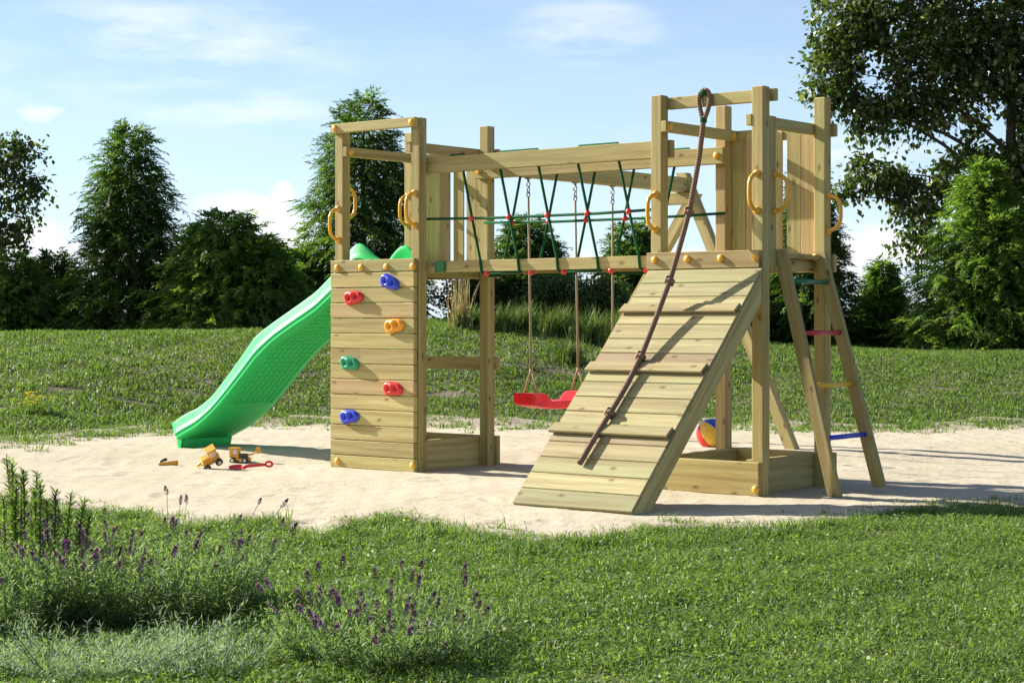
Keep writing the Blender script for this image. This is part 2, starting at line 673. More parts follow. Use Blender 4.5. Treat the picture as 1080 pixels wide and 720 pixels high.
def sheet(name, rr, tt, zoff=0.0, zfun=None, mat=None):
    """rr, tt: 2-D arrays of view-frame coordinates"""
    X, Y = rt2xy(rr, tt)
    Z = terrain_rt(rr, tt) + zoff
    if zfun is not None:
        Z = Z + zfun(rr, tt)
    V = np.stack([X, Y, Z], -1).reshape(-1, 3)
    n, m = rr.shape
    i = np.arange(n * m, dtype=np.int32).reshape(n, m)
    F = np.stack([i[:-1, :-1], i[1:, :-1], i[1:, 1:], i[:-1, 1:]], -1).reshape(-1, 4)
    me = fast_mesh(name, V, [F], mat, smooth=True)
    return link(name, me)


def ground_material():
    m, t = new_mat('lawn_soil')
    tc = t.n('ShaderNodeTexCoord').outputs['Object']
    n1 = t.noise(tc, 1.3, 5)
    n2 = t.noise(tc, 34.0, 4)
    c = t.mix(t.ramp(n1, [(0.42, 0.0), (0.62, 1.0)]), (0.06, 0.065, 0.028), (0.24, 0.19, 0.145))
    c = t.mix(t.ramp(n2, [(0.4, 0.0), (0.75, 0.8)]), c, (0.20, 0.16, 0.12))
    b = t.n('ShaderNodeBump', inp={'Strength': 0.8, 'Distance': 0.03, 'Height': n2})
    p = t.n('ShaderNodeBsdfPrincipled', inp={'Base Color': c, 'Roughness': 0.95, 'Normal': b.outputs[0]})
    p.inputs['Specular IOR Level'].default_value = 0.1
    finish(t, p.outputs[0])
    return m


def sand_material():
    m, t = new_mat('play_sand')
    tc = t.n('ShaderNodeTexCoord').outputs['Object']
    n0 = t.noise(tc, 0.9, 4)
    n1 = t.noise(tc, 7.0, 5, 0.6)
    n2 = t.noise(tc, 55.0, 4, 0.65)
    n3 = t.noise(tc, 420.0, 2)
    c = t.mix(t.ramp(n0, [(0.35, 0.0), (0.68, 1.0)]), (0.425, 0.37, 0.265), (0.495, 0.438, 0.325))
    c = t.mix(t.ramp(n1, [(0.5, 0.0), (0.75, 0.35)]), c, (0.36, 0.285, 0.20))
    c = t.mix(t.ramp(n2, [(0.56, 0.0), (0.74, 0.3)]), c, (0.40, 0.30, 0.21))
    c = t.mix(t.ramp(n3, [(0.4, 0.0), (0.7, 0.2)]), c, (0.78, 0.68, 0.54))
    ed = t.n('ShaderNodeAttribute', attribute_name='edge').outputs['Fac']
    ed = t.math('MULTIPLY', ed, t.ramp(t.noise(tc, 11.0, 4), [(0.3, 0.25), (0.6, 1.0)]))
    c = t.mix(t.math('MULTIPLY', ed, 0.75), c, (0.25, 0.195, 0.15))
    hgt = t.math('ADD', t.math('MULTIPLY', n1, 1.0), t.math('MULTIPLY', n2, 0.35))
    b = t.n('ShaderNodeBump', inp={'Strength': 0.5, 'Distance': 0.022, 'Height': hgt})
    p = t.n('ShaderNodeBsdfPrincipled', inp={'Base Color': c, 'Roughness': 0.95, 'Normal': b.outputs[0]})
    p.inputs['Specular IOR Level'].default_value = 0.12
    finish(t, p.outputs[0])
    return m


M['soil'] = ground_material()
M['sand'] = sand_material()

tl = np.concatenate([np.linspace(-60, 3, 20), np.linspace(3.4, 12, 60), np.linspace(12.2, 24, 80),
                     np.linspace(24.5, 40, 24), np.geomspace(42, 1600, 26)])
rl = np.concatenate([-np.geomspace(1500, 9, 26), np.linspace(-8.5, 8.5, 110), np.geomspace(9, 1500, 26)])
TT, RR = np.meshgrid(tl, rl, indexing='ij')
g = sheet('ground', RR, TT, 0.0, None, M['soil'])
tag(g, 'grassy earth of the lawn and the low bank behind', 'ground', kind='structure')

# the sand sheet, its front and back edges wavy
na, ns = 700, 300
aa = np.linspace(-0.42, 0.42, na)
fr = tfront(aa) - 0.16 + 0.05 * fnoise(aa * 60, aa * 0, 1.0, 21)
bk = tb(aa) + 0.85 + 0.16 * fnoise(aa * 75, aa * 0, 1.0, 22)
sq = np.linspace(0, 1, ns)[:, None]
TS = fr[None] * (1 - sq) + bk[None] * sq
RS = aa[None] * TS


def sand_relief(r, t):
    e = np.minimum((t - fr[None]) / 0.25, (bk[None] - t) / 0.35)
    w = ss(e)
    zz = 0.004 * fnoise(r * 0.6, t, 6.0, 31) + 0.0016 * fnoise(r * 0.7, t, 17.0, 33) + 0.0012 * fnoise(r, t, 36.0, 34)
    return w * (0.012 + zz) - 0.02 * (1 - w)


# trodden hollows: old footprints and scuffs, pressed into the surface
r_ = np.random.default_rng(77)
nfp = 420
ft_ = np.sqrt(r_.uniform(7.6 ** 2, 15.5 ** 2, nfp))
fa_ = r_.uniform(-0.3, 0.3, nfp)
fr_, fan = fa_ * ft_, r_.uniform(0, 3.14, nfp)
fx_, fz_, fd_ = r_.uniform(0.07, 0.16, nfp), r_.uniform(0.035, 0.07, nfp), r_.uniform(0.003, 0.010, nfp)
PRINTS = np.zeros_like(RS)
for i in range(nfp):
    du, dv_ = RS - fr_[i], TS - ft_[i]
    msk = (np.abs(du) < 0.5) & (np.abs(dv_) < 0.5)
    u1 = (du[msk] * math.cos(fan[i]) + dv_[msk] * math.sin(fan[i])) / fx_[i]
    v1 = (-du[msk] * math.sin(fan[i]) + dv_[msk] * math.cos(fan[i])) / fz_[i]
    q = u1 * u1 + v1 * v1
    PRINTS[msk] += fd_[i] * (-np.exp(-q * 1.2) + 0.55 * np.exp(-((np.sqrt(q) - 1.35) / 0.4) ** 2))
sandob = sheet('sand', RS, TS, 0.004, lambda r, t: sand_relief(r, t) + 0.6 * PRINTS * ss(np.minimum(TS - fr[None], bk[None] - TS) / 0.4), M['sand'])
ea = sandob.data.attributes.new('edge', 'FLOAT', 'POINT')
em = np.minimum((TS - fr[None] - 0.16) / 0.45, (bk[None] - 0.75 - TS) / 0.9) + 0.25 * fnoise(RS, TS, 5.0, 71)
ea.data.foreach_set('value', (1 - ss(em)).astype(np.float32).ravel())
tag(sandob, 'pale trodden sand of the play area under the climbing frame', 'sand', kind='structure')

# ------------------------------------------------------------------ grass
M['lawn'] = leaf_mat('lawn_blades', (0.08, 0.145, 0.033), (0.185, 0.27, 0.068), (0.36, 0.41, 0.21), 0.46, 0.5)
M['bank'] = leaf_mat('bank_blades', (0.066, 0.122, 0.028), (0.15, 0.225, 0.054), (0.27, 0.32, 0.14), 0.46, 0.52)


def scatter_grass(name, n, t0, t1, a0, a1, hlo, hhi, wlo, whi, keep, mat, label, seed, clover=0, tufts=0, edge_fn=None, tuft_sd=0.1, tuft_r=0.025):
    r_ = np.random.default_rng(seed)
    t = np.sqrt(r_.uniform(t0 * t0, t1 * t1, n))
    a = r_.uniform(a0, a1, n)
    r = a * t
    k = keep(a, r, t, r_)
    a, r, t = a[k], r[k], t[k]
    if tufts:
        # loose tufts straggling over the edge of the sand
        ta_ = r_.uniform(a0, a1, tufts)
        tt_ = edge_fn(ta_) + r_.normal(0, tuft_sd, tufts)
        m_ = 26
        rr_ = (ta_ * tt_)[:, None] + r_.normal(0, tuft_r, (tufts, m_))
        t2_ = tt_[:, None] + r_.normal(0, tuft_r, (tufts, m_))
        r = np.concatenate([r, rr_.ravel()])
        t = np.concatenate([t, t2_.ravel()])
        n_t = tufts * m_
    else:
        n_t = 0
    n = len(r)
    # pull blades together into tufts
    X, Y = rt2xy(r, t)
    P = np.stack([X, Y, terrain_rt(r, t) - 0.004], 1)
    clump = 0.5 + 0.5 * fnoise(X, Y, 9.0, seed + 3)
    big = 0.5 + 0.5 * fnoise(X, Y, 2.2, seed + 4)
    hh = r_.uniform(hlo, hhi, n) * (0.45 + 0.8 * clump + 0.25 * big)
    if n_t:
        hh[-n_t:] *= np.repeat(r_.uniform(0.8, 1.7, tufts), 26)
    ww = r_.uniform(wlo, whi, n)
    broad = r_.random(n) < 0.36
    ww[broad] *= 2.3
    hh[broad] *= 0.62
    lean = r_.uniform(0.15, 1.5, n)
    lean[broad] += 0.5
    V, Q, T = blade_cards(P, hh, ww, lean, r_.uniform(0, 6.283, n), r_.uniform(0, 6.283, n))
    lv = np.clip(0.5 + 0.14 * fnoise(X, Y, 4.0, seed + 7) + r_.normal(0, 0.2, n), 0, 0.89)
    lv[r_.random(n) < 0.035] = 1.0
    blocks, lvs = [Q, T], [lv, lv]
    if clover:
        m = clover
        t = np.sqrt(r_.uniform(t0 * t0, t1 * t1, m))
        a = r_.uniform(a0, a1, m)
        r = a * t
        k = keep(a, r, t, r_)
        a, r, t = a[k], r[k], t[k]
        m = len(a)
        X, Y = rt2xy(r, t)
        cl = 0.5 + 0.5 * fnoise(X, Y, 9.0, seed + 3)
        P = np.stack([X, Y, terrain_rt(r, t) + r_.uniform(0.006, 0.034, m) * (0.55 + 0.6 * cl)], 1)
        an = r_.uniform(0, 6.283, m)
        D = np.stack([np.cos(an), np.sin(an), r_.uniform(-0.25, 0.55, m)], 1)
        LL = r_.uniform(0.011, 0.021, m)
        V2, F2 = leaf_cards(P, D, r_.normal(0, 0.45, (m, 3)) + np.array([0, 0, 1.0]), LL, LL * r_.uniform(0.4, 0.75, m), 0.2, 0.5)
        l2 = np.clip(0.5 + 0.14 * fnoise(X, Y, 4.0, seed + 7) + r_.normal(0, 0.24, m), 0, 0.89)
        l2[r_.random(m) < 0.028] = 1.0
        blocks.append(F2 + len(V))
        lvs.append(l2)
        V = np.concatenate([V, V2])
    quads = [np.concatenate([blocks[0]] + blocks[2:])] if len(blocks) > 2 else [blocks[0]]
    lq = np.concatenate([lvs[0]] + lvs[2:])
    me = fast_mesh(name, V, quads + [T], mat, [lq, lv])
    o = link(name, me)
    tag(o, label, 'grass', kind='stuff')
    return o


def keep_front(a, r, t, r_):
    edge = tfront(a) + 0.05 * fnoise(a * 60, a * 0, 1.0, 21)
    d = edge - t + 0.13 * fnoise(r, t, 5.0, 41) + 0.09 * fnoise(r, t, 19.0, 42)
    p = np.clip(d / 0.16, 0, 1) * 0.92 + 0.08 * (d > 0)
    p = np.where(d < 0, 0.16 * np.exp(d / 0.09), p)
    bare = (fnoise(r, t * 1.5, 4.1, 44) > 0.75) & (d < 0.9)
    return (r_.random(len(a)) < p) & ~(bare & (r_.random(len(a)) < 0.7))


def keep_back(a, r, t, r_):
    edge = tb(a) + 0.05 + 0.16 * fnoise(a * 75, a * 0, 1.0, 22)
    d = t - edge + 0.62 * fnoise(r * 0.8, t * 1.7, 2.4, 51) + 0.42 * fnoise(r, t * 2, 6.0, 52)
    p = np.clip(d / 0.3, 0, 1)
    bare = (fnoise(r, t * 2.3, 2.7, 54) > 0.78) & (t < 19.0)
    return (r_.random(len(a)) < p) & ~(bare & (r_.random(len(a)) < 0.93))


scatter_grass('lawn_grass', 210000, 4.3, 9.6, -0.31, 0.31, 0.024, 0.05, 0.003, 0.0052, keep_front, M['lawn'],
              'short thick green lawn in front of the sand', 61, 105000, 640, lambda a: tfront(a) + 0.05 * fnoise(a * 60, a * 0, 1.0, 21), 0.16, 0.03)
scatter_grass('bank_grass', 290000, 13.2, 24.5, -0.33, 0.33, 0.03, 0.062, 0.006, 0.011, keep_back, M['bank'],
              'rough green grass on the low bank behind the sand', 62, 0, 520, lambda a: tb(a) - 0.05 + 0.16 * fnoise(a * 75, a * 0, 1.0, 22), 0.42, 0.05)

# ------------------------------------------------------------------ world
wd = bpy.data.worlds.new('World')
scene.world = wd
wd.use_nodes = True
t = NT(wd.node_tree)
sky = t.n('ShaderNodeTexSky', sky_type='NISHITA', sun_disc=False)
sky.sun_elevation = sun_el
sky.sun_rotation = sun_az
sky.air_density = 1.0
sky.dust_density = 0.0
sky.ozone_density = 2.0
sky.altitude = 100
gen = t.n('ShaderNodeTexCoord').outputs['Generated']


def direction(xpx, ypx):
    d = FV + RV * (xpx - 540) / FPX + UV_ * (HY - ypx) / FPX
    return d / np.linalg.norm(d)


# clouds: noise in sky directions, gathered round a few banks
side = t.n('ShaderNodeVectorMath', operation='DOT_PRODUCT', inp={0: gen, 1: tuple(RV)}).outputs['Value']
fwd = t.n('ShaderNodeVectorMath', operation='DOT_PRODUCT', inp={0: gen, 1: tuple(FV)}).outputs['Value']
az = t.math('ARCTAN2', side, fwd)
sepd = t.n('ShaderNodeSeparateXYZ', inp={0: gen})
el = t.math('ARCSINE', sepd.outputs[2])


def sky_vec(sx, sy, rot=0.0):
    cmb = t.n('ShaderNodeCombineXYZ', inp={0: az, 1: el, 2: 0.0}).outputs[0]
    return t.mapping(cmb, (sx, sy, 1), rot=(0, 0, rot))


wisp = t.noise(sky_vec(9.0, 34.0, -0.10), 1.0, 7, 0.6)
wisp = t.ramp(wisp, [(0.42, 0.0), (0.80, 1.0)])
puff = t.noise(sky_vec(34.0, 60.0), 1.0, 8, 0.62)


def bank(xp, yp, wx, wy, wt=1.0):
    d = direction(xp, yp)
    a0 = math.atan2(d @ RV, d @ FV)
    e0 = math.asin(d[2])
    da = t.math('DIVIDE', t.math('SUBTRACT', az, a0), wx / FPX)
    de = t.math('DIVIDE', t.math('SUBTRACT', el, e0), wy / FPX)
    q = t.math('ADD', t.math('MULTIPLY', da, da), t.math('MULTIPLY', de, de))
    return t.math('MULTIPLY', t.math('SUBTRACT', 1.0, q, clamp=True), wt)


banks = None
for args in ((250, 225, 75, 40), (300, 203, 26, 18), (120, 275, 130, 40), (50, 119, 44, 15, 0.62), (300, 250, 90, 40), (900, 270, 150, 52), (700, 285, 200, 34),
             (20, 255, 90, 40), (520, 300, 160, 30), (-250, 260, 160, 50), (1300, 250, 200, 60)):
    b_ = bank(*args)
    banks = b_ if banks is None else t.math('MAXIMUM', banks, b_)
pm = t.ramp(t.math('ADD', puff, t.math('MULTIPLY', banks, 0.50)), [(0.74, 0.0), (1.10, 0.85)])
wisps = None
for args in ((190, 50, 200, 75), (380, 5, 90, 14), (620, 35, 90, 40), (880, 170, 150, 40), (250, 118, 120, 22), (-200, 60, 240, 90), (1300, 60, 260, 90)):
    b_ = bank(*args)
    wisps = b_ if wisps is None else t.math('MAXIMUM', wisps, b_)
wm = t.math('MULTIPLY', wisp, t.math('ADD', t.math('MULTIPLY', wisps, 0.85), 0.12))
cm = t.math('MAXIMUM', pm, wm)
skyc = t.mix(1.0, sky.outputs[0], (1.12, 1.16, 1.30), 'MULTIPLY')
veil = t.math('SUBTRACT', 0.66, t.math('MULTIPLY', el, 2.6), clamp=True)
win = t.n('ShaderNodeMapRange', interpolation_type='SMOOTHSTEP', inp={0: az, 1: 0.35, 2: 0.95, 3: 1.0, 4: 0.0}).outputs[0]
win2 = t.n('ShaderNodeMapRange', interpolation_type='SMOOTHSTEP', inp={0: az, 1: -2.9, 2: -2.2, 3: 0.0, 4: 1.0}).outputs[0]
veil = t.math('MULTIPLY', veil, t.math('MULTIPLY', win, win2))  # veil left off the unseen right-hand sky to keep right-facing sides darker
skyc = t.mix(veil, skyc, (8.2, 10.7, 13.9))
cloudc = (12.0, 12.1, 12.4, 1)
mixed = t.mix(cm, skyc, cloudc)
# out-of-view cloud glow added on the sun's side to brighten the front faces
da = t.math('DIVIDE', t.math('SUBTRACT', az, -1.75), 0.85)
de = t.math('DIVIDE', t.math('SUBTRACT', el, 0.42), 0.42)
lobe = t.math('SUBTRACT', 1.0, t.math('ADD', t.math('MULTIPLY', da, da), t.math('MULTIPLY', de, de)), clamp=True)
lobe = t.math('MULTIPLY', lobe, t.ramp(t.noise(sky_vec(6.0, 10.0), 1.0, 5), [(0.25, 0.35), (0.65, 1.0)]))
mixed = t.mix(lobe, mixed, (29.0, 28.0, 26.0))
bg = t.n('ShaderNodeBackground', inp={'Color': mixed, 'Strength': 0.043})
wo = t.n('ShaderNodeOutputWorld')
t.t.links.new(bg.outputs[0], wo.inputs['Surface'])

# ------------------------------------------------------------------ the climbing frame
frame = thing('climbing_playset', 'large pale timber climbing playset with green slide, ramp, net bridge and ladder', 'playset')
WD = M['wood']
cap_me = MB().lathe([(0.021, 0.0), (0.021, 0.004), (0.0185, 0.009), (0.012, 0.0125), (0.004, 0.014), (0.0, 0.014)], n=18).mesh('bolt_cap', M['yellow'])


def caps(parent, pts, ax):
    rot = Vector(ax).to_track_quat('Z', 'Y').to_euler()
    for p in pts:
        link('bolt_cap', cap_me, parent, tuple(p), rot)


# eight posts
k = S
for ox in (0.0, GX):
    for ix in (0, 1):
        for iy in (0, 1):
            x0 = ox + (W - k if ix else 0)
            y0 = W - k if iy else 0
            pv = (random.random(), 0.83 if (ox > 0 and ix == 0 and iy == 1) else random.uniform(0, 0.7), random.uniform(0, 0.85))
            MB().box(x0, x0 + k, y0, y0 + k, -0.05, H, 0.004, 0, pv).build('post', WD, frame)
TH = 0.035                                        # board thickness

# boards running across the front and back, rails along the sides
b = MB().box(-0.006, 0.712, -TH, 0, 2.106, 2.165).build('top_rail', WD, frame)
caps(b, [up(353.3, 135.4, 'Y', -TH), up(434, 128.8, 'Y', -TH)], (0, -1, 0))
b = MB().box(GX + 0.004, GX + W + 0.030, k, k + TH, 2.09, 2.155).build('top_rail', WD, frame)
for ox in (0.0, GX):
    MB().box(ox - 0.015, ox + W + 0.022, W, W + TH, 1.95, 2.02).build('top_rail', WD, frame)     # rear
    for j, xx in enumerate((ox + k, ox + W - k - TH)):
        b = MB().box(xx, xx + TH, -0.003, W, 1.96, 2.02).build('side_rail', WD, frame)
        if j == 0:
            caps(b, [(xx + TH, 0.036, 1.99), (xx + TH, W - 0.036, 1.99)], (1, 0, 0))
    # low box round the foot of the tower
    MB().box(ox - 0.012, ox + W + 0.017, W, W + TH, 0.0, 0.19).build('sandbox_board', WD, frame)
    MB().box(ox + k, ox + k + TH, 0.001, W - 0.001, 0.0, 0.188).build('sandbox_board', WD, frame)
    MB().box(ox + W - k - TH, ox + W - k, 0.001, W - 0.001, 0.0, 0.188).build('sandbox_board', WD, frame)
b = MB().box(GX - 0.006, GX + 0.715, -TH, 0, 0.0, 0.178, 0.004, 0, (0.3, 0.4, 0.75)).build('sandbox_board', WD, frame)
caps(b, [up(797, 516, 'Y', -TH), (GX + 0.05, -TH, 0.045)], (0, -1, 0))
MB().box(-0.012, W + 0.017, W, W + TH, 0.61, 0.692).build('cross_rail', WD, frame)

# platforms
for ox in (0.0, GX):
    m_ = MB()
    yy = k + 0.002
    for i in range(6):
        m_.box(ox + 0.003, ox + W - 0.003, yy, yy + 0.092, 1.262, 1.284, 0.002)
        yy += 0.0955
    m_.build('platform', WD, frame)
    MB().box(ox - 0.01, ox + W + 0.017, W, W + TH, 1.195, 1.292).build('deck_board', WD, frame)
    for xx in ((ox + W - k - TH,) if ox == 0 else (ox + k, ox + W - k - TH)):
        MB().box(xx, xx + TH, 0.001, W - 0.001, 1.196, 1.294).build('deck_board', WD, frame)
b = MB().box(GX - 0.004, GX + 0.717, -TH, 0, 1.205, 1.297).build('deck_board', WD, frame)
caps(b, [up(x, y, 'Y', -TH) for x, y in ((690.6, 274.2), (725, 273.2), (760.3, 272.4), (797, 271.5))], (0, -1, 0))

# back panels of upright boards, with gaps
for ox, seq in ((0.0, ((0.074, 0.094), (0.1685, 0.094), (0.263, 0.085), (0.3805, 0.0865), (0.491, 0.0795), (0.571, 0.078))),
                (GX, ((0.074, 0.094), (0.171, 0.092), (0.266, 0.092), (0.360, 0.052), (0.4435, 0.088), (0.532, 0.096)))):
    m_ = MB()
    for i, (x, w_) in enumerate(seq):
        pv = (random.random(), 0.95 if i in ((2,) if ox == 0 else (1, 5)) else random.uniform(0, 0.7), random.random())
        m_.box(ox + x, ox + x + w_, W - 0.013, W - 0.001, 1.289, 2.0, 0.002, 0, pv)
    m_.build('back_panel', WD, frame)

# narrow upright beside the ladder
MB().box(GX + W - 0.030, GX + W - 0.001, k + 0.002, k + 0.068, 1.19, 2.012).build('upright_slat', WD, frame)

# climbing wall of boards with holds
m_ = MB()
z = 1.305
hs = [0.081] + [0.0952] * 12 + [0.0816]
for i, hh in enumerate(hs):
    pv = (random.random(), 0.9 if i in (3, 8) else random.uniform(0, 0.8), random.random() * (0.95 if i != 12 else 0.7))
    m_.box(-0.006 + random.uniform(-.001, .001), 0.708, -TH + random.uniform(-.001, .001), -0.001, z - hh + 0.0034, z, 0.0042, 0, pv)
    z -= hh
wall = m_.build('climbing_wall', WD, frame)
caps(wall, [up(x, y, 'Y', -TH) for x, y in ((355.7, 282.3), (381, 281.9), (407.7, 281.3), (435.5, 280.7), (356, 485.7), (435.5, 490.8))], (0, -1, 0))


def hold_mesh(name, mat):
    rows = []
    n, R_ = 44, 16
    for i in range(R_ + 1):
        f = i / R_                                     # 0 rim .. 1 centre
        row = []
        for j in range(n):
            a = 2 * math.pi * j / n
            rad = 1.0 + 0.07 * math.cos(3 * a + 0.5) + 0.04 * math.cos(2 * a)
            s = 1 - f if f > 0.25 else 1 - 0.25 * (f / 0.25) ** 2 * 1.0
            if f <= 0.25:
                s = 1.0 - 0.04 * (f / 0.25) ** 3
                d = 0.012 * (f / 0.25) ** 0.6
            else:
                q = (f - 0.25) / 0.75
                s = 0.96 * (1 - q)
                d = 0.012 + 0.025 * math.sqrt(max(0, 1 - (1 - q) ** 2))
            pin = 1.0 - 0.16 * math.exp(-((abs(math.sin(a)) - 1.0) / 0.12) ** 2)
            x = 0.077 * rad * s * math.cos(a)
            zz = 0.052 * rad * s * pin * math.sin(a)
            for hx, hz in ((-0.024, 0.002), (0.033, 0.006)):
                e = ((x - hx) / 0.017) ** 2 + ((zz - hz) / 0.019) ** 2
                d -= 0.034 * math.exp(-e * 1.3) if f > 0.25 else 0
            d += 0.006 * math.sin(zz * 60) if f > 0.25 else 0
            row.append((x, -max(d, 0.002), zz))
        rows.append(row)
    mb = MB()
    mb.grid(rows, True, flip=True)
    return mb.mesh(name, mat)


hold_meshes = {}
for colr, mk, x, y, rot in (('blue', 'blue', 411.5, 297.5, 0.3), ('red', 'red', 373.5, 313.8, -0.1), ('orange', 'orange', 416.5, 343.5, -0.15),
                            ('green', 'green_hold', 369.2, 383, 0.1), ('red', 'red', 415, 410, 0.05), ('blue', 'blue', 369.2, 439.2, -0.1)):
    if mk not in hold_meshes:
        hold_meshes[mk] = hold_mesh('climbing_hold', M[mk])
    o = link('climbing_hold', hold_meshes[mk], wall, tuple(up(x, y, 'Y', -TH)), (0, rot, 0))
    o['label'] = colr + ' moulded climbing hold with two finger holes'

# yellow grab handles
pts = [(0, 0, 0.098), (0, 0.012, 0.097), (0, 0.045, 0.086), (0, 0.066, 0.068), (0, 0.076, 0.045), (0, 0.079, 0.015),
       (0, 0.079, -0.015), (0, 0.076, -0.045), (0, 0.066, -0.068), (0, 0.045, -0.086), (0, 0.012, -0.097), (0, 0, -0.098)]
pp = []
for a_, b_ in zip(pts[:-1], pts[1:]):
    for q in range(4):
        pp.append(tuple(a_[i] + (b_[i] - a_[i]) * q / 4 for i in range(3)))
pp.append(pts[-1])
rad = []
for p in pp:
    r0 = 0.0115
    if abs(p[2]) < 0.06:
        r0 += 0.0018 * math.sin(p[2] * 420)
    if p[1] < 0.012:
        r0 = 0.013
    rad.append(r0)
hb = MB().tube(pp, rad, 10)
for zz in (0.098, -0.098):
    hb.lathe([(0.021, 0.0), (0.021, 0.006), (0.017, 0.014), (0.009, 0.018), (0.0, 0.018)], (0, 0, zz), (0, 1, 0), 14)
hm = hb.mesh('grab_handle', M['yellow'])
rz_front, rz_right, rz_back = math.pi, -math.pi / 2, 0.0
for (p, rz) in (((0.035, -0.001, 1.534), rz_front), ((W - 0.035, -0.001, 1.608), rz_front),
                ((0.035, k + 0.001, 1.675), rz_back), ((0.035, W - k - 0.001, 1.65), rz_front),
                ((GX + 0.035, -0.001, 1.522), rz_front), ((GX + W - 0.035, -0.001, 1.604), rz_front),
                ((GX + W + 0.0005, k + 0.05, 1.604), rz_right), ((GX + W + 0.0005, W - 0.035, 1.522), rz_right)):
    link('grab_handle', hm, frame, p, (0, 0, rz))

# bridge: two upper and two lower beams, treads between, a net on each side
upper, lower = [], []
YA0, YA1 = k + 0.001, k + 0.046
YB0, YB1 = W - k - 0.046, W - k - 0.001
for (y0, y1, x1) in ((YA0, YA1, GX + 0.082), (YB0, YB1, GX + 0.082)):
    upper.append(MB().box(W - 0.078, x1, y0, y1, 1.826, 1.922).build('bridge_beam', WD, frame))
    lower.append(MB().box(W - 0.0, GX + 0.0, y0, y1, 1.218, 1.288).build('bridge_beam', WD, frame))
caps(upper[1], [up(755.7, 164.2, 'Y', YB0), (W - 0.035, YB0, 1.872)], (0, -1, 0))
m_ = MB()
xx = W + 0.02
while xx < GX - 0.1:
    m_.box(xx, xx + 0.085, YA1 + 0.001, YB0 - 0.001, 1.236, 1.258, 0.002)
    xx += 0.105
m_.build('bridge_deck', WD, frame)
MB().box(0.792, 0.872, YA0 - 0.016, YA0, 1.220, 1.287, 0.006, pv=(0.5, 0.5, 0.5)).build('bracket', M['green_block'], frame)

knot_me = MB().lathe([(0.0, -0.018), (0.010, -0.016), (0.0155, -0.009), (0.018, 0.0), (0.0155, 0.009), (0.010, 0.016), (0.0, 0.018)], n=14).mesh('net_joint', M['red'])
for side_, yc, sgn in (('front', (YA0 + YA1) / 2, 1), ('rear', (YB0 + YB1) / 2, -1)):
    mb = MB()
    tops = [0.995 + 0.2895 * i for i in range(5)] if sgn > 0 else [1.005 + 0.2905 * i for i in range(5)]
    bots = [x + 0.163 * sgn for x in tops]
    zt, zb = 1.9235, 1.2085
    R_ = 0.0083
    joints = []
    for i, (xt, xb) in enumerate(zip(tops, bots)):
        off = -0.030 * sgn if False else 0
        yo = -0.028 if sgn > 0 else 0.028
        mb.tube([(xt - 0.02 * sgn, yc, zt - 0.01), (xt, yc, 1.824), (xt + (xb - xt) * 0.5, yc + yo * 0.5, 1.535), (xb - 0.008 * sgn, yc + yo, 1.29), (xb, yc + yo, 1.22), (xb + 0.012 * sgn, yc + yo * 0.6, zb)], R_, 8)
        joints.append((xt + (xb - xt) * 0.47, yc + yo * 0.5, 1.538))
        if sgn > 0:
            joints.append((xb + (0.03 if i % 2 == 0 else 0.08), yc + yo * 0.4, 1.208))
    z1 = zt
    q = tops if sgn > 0 else tops[::-1]
    for (xa, xb) in ((q[0] - 0.11 * sgn, q[0] + 0.01 * sgn), (q[1], q[2]), (q[3], q[4])):
        mb.tube([(xa, yc, z1 - 0.006), (xa + 0.01 * (1 if xb > xa else -1), yc, z1 + 0.003), (xb - 0.01 * (1 if xb > xa else -1), yc, z1 + 0.003), (xb, yc, z1 - 0.006)], R_, 8)
    q = bots if sgn > 0 else bots[::-1]
    for (xa, xb) in ((q[0], q[1]), (q[2], q[3])):
        mb.tube([(xa, yc, zb + 0.002), (xb, yc, zb + 0.002)], R_, 8)
    mb.tube([(q[4], yc, zb + 0.002), (q[4] + 0.1 * sgn, yc, zb + 0.002)], R_, 8)
    yo = -0.014 if sgn > 0 else 0.014
    mb.tube([(W - 0.02, yc + yo, 1.548), (1.2, yc + yo, 1.536), (2.0, yc + yo, 1.534), (GX + (0.02 if sgn > 0 else 0.07), yc + yo, 1.543)], R_, 8)
    net = mb.build('bridge_net', M['net_green'], frame)
    for j in joints:
        link('net_joint', knot_me, net, j)

# swing beam on its two-legged trestle
SX0, SX1, SYE = 0.80, 0.885, 2.72
SZ0, SZ1 = 1.845, 1.948
MB().box(SX0, SX1, YB1 + 0.002, SYE, SZ0, SZ1, 0.004).build('swing_beam', WD, frame)
apx = up(714.5, 187, 'Y', SYE - 0.05)
ra = up(736.5, 230, 'Y', SYE - 0.04)
rf = up(833.0, 474, 'Y', SYE - 0.04)
la = up(679.5, 285, 'Y', SYE - 0.04)
lb = up(647.5, 343, 'Y', SYE - 0.04)


def extend(p, q, z):
    return p + (q - p) * ((z - p[2]) / (q[2] - p[2]))


for p, q in ((ra, rf), (la, lb)):
    top, bot = extend(p, q, 1.985 if p is ra else 1.835), extend(p, q, 0.0)
    d = (bot - top) / np.linalg.norm(bot - top)
    hw = 0.036 / abs(d[2])
    poly = [top + (-hw, 0, 0), top + (hw, 0, 0), bot + (hw, 0, 0), bot + (-hw, 0, 0)]
    MB().prism([v + (0, 0.0 if p is ra else 0.075, 0) for v in poly], (0, 0.07, 0), grain=d).build('trestle_leg', WD, frame)
cl = up(700, 208, 'Y', SYE - 0.075)
cr = up(727, 208, 'Y', SYE - 0.075)
MB().box(cl[0] - 0.06, cr[0] - 0.0, SYE - 0.077, SYE - 0.042, 1.755, 1.842).build('trestle_brace', WD, frame)

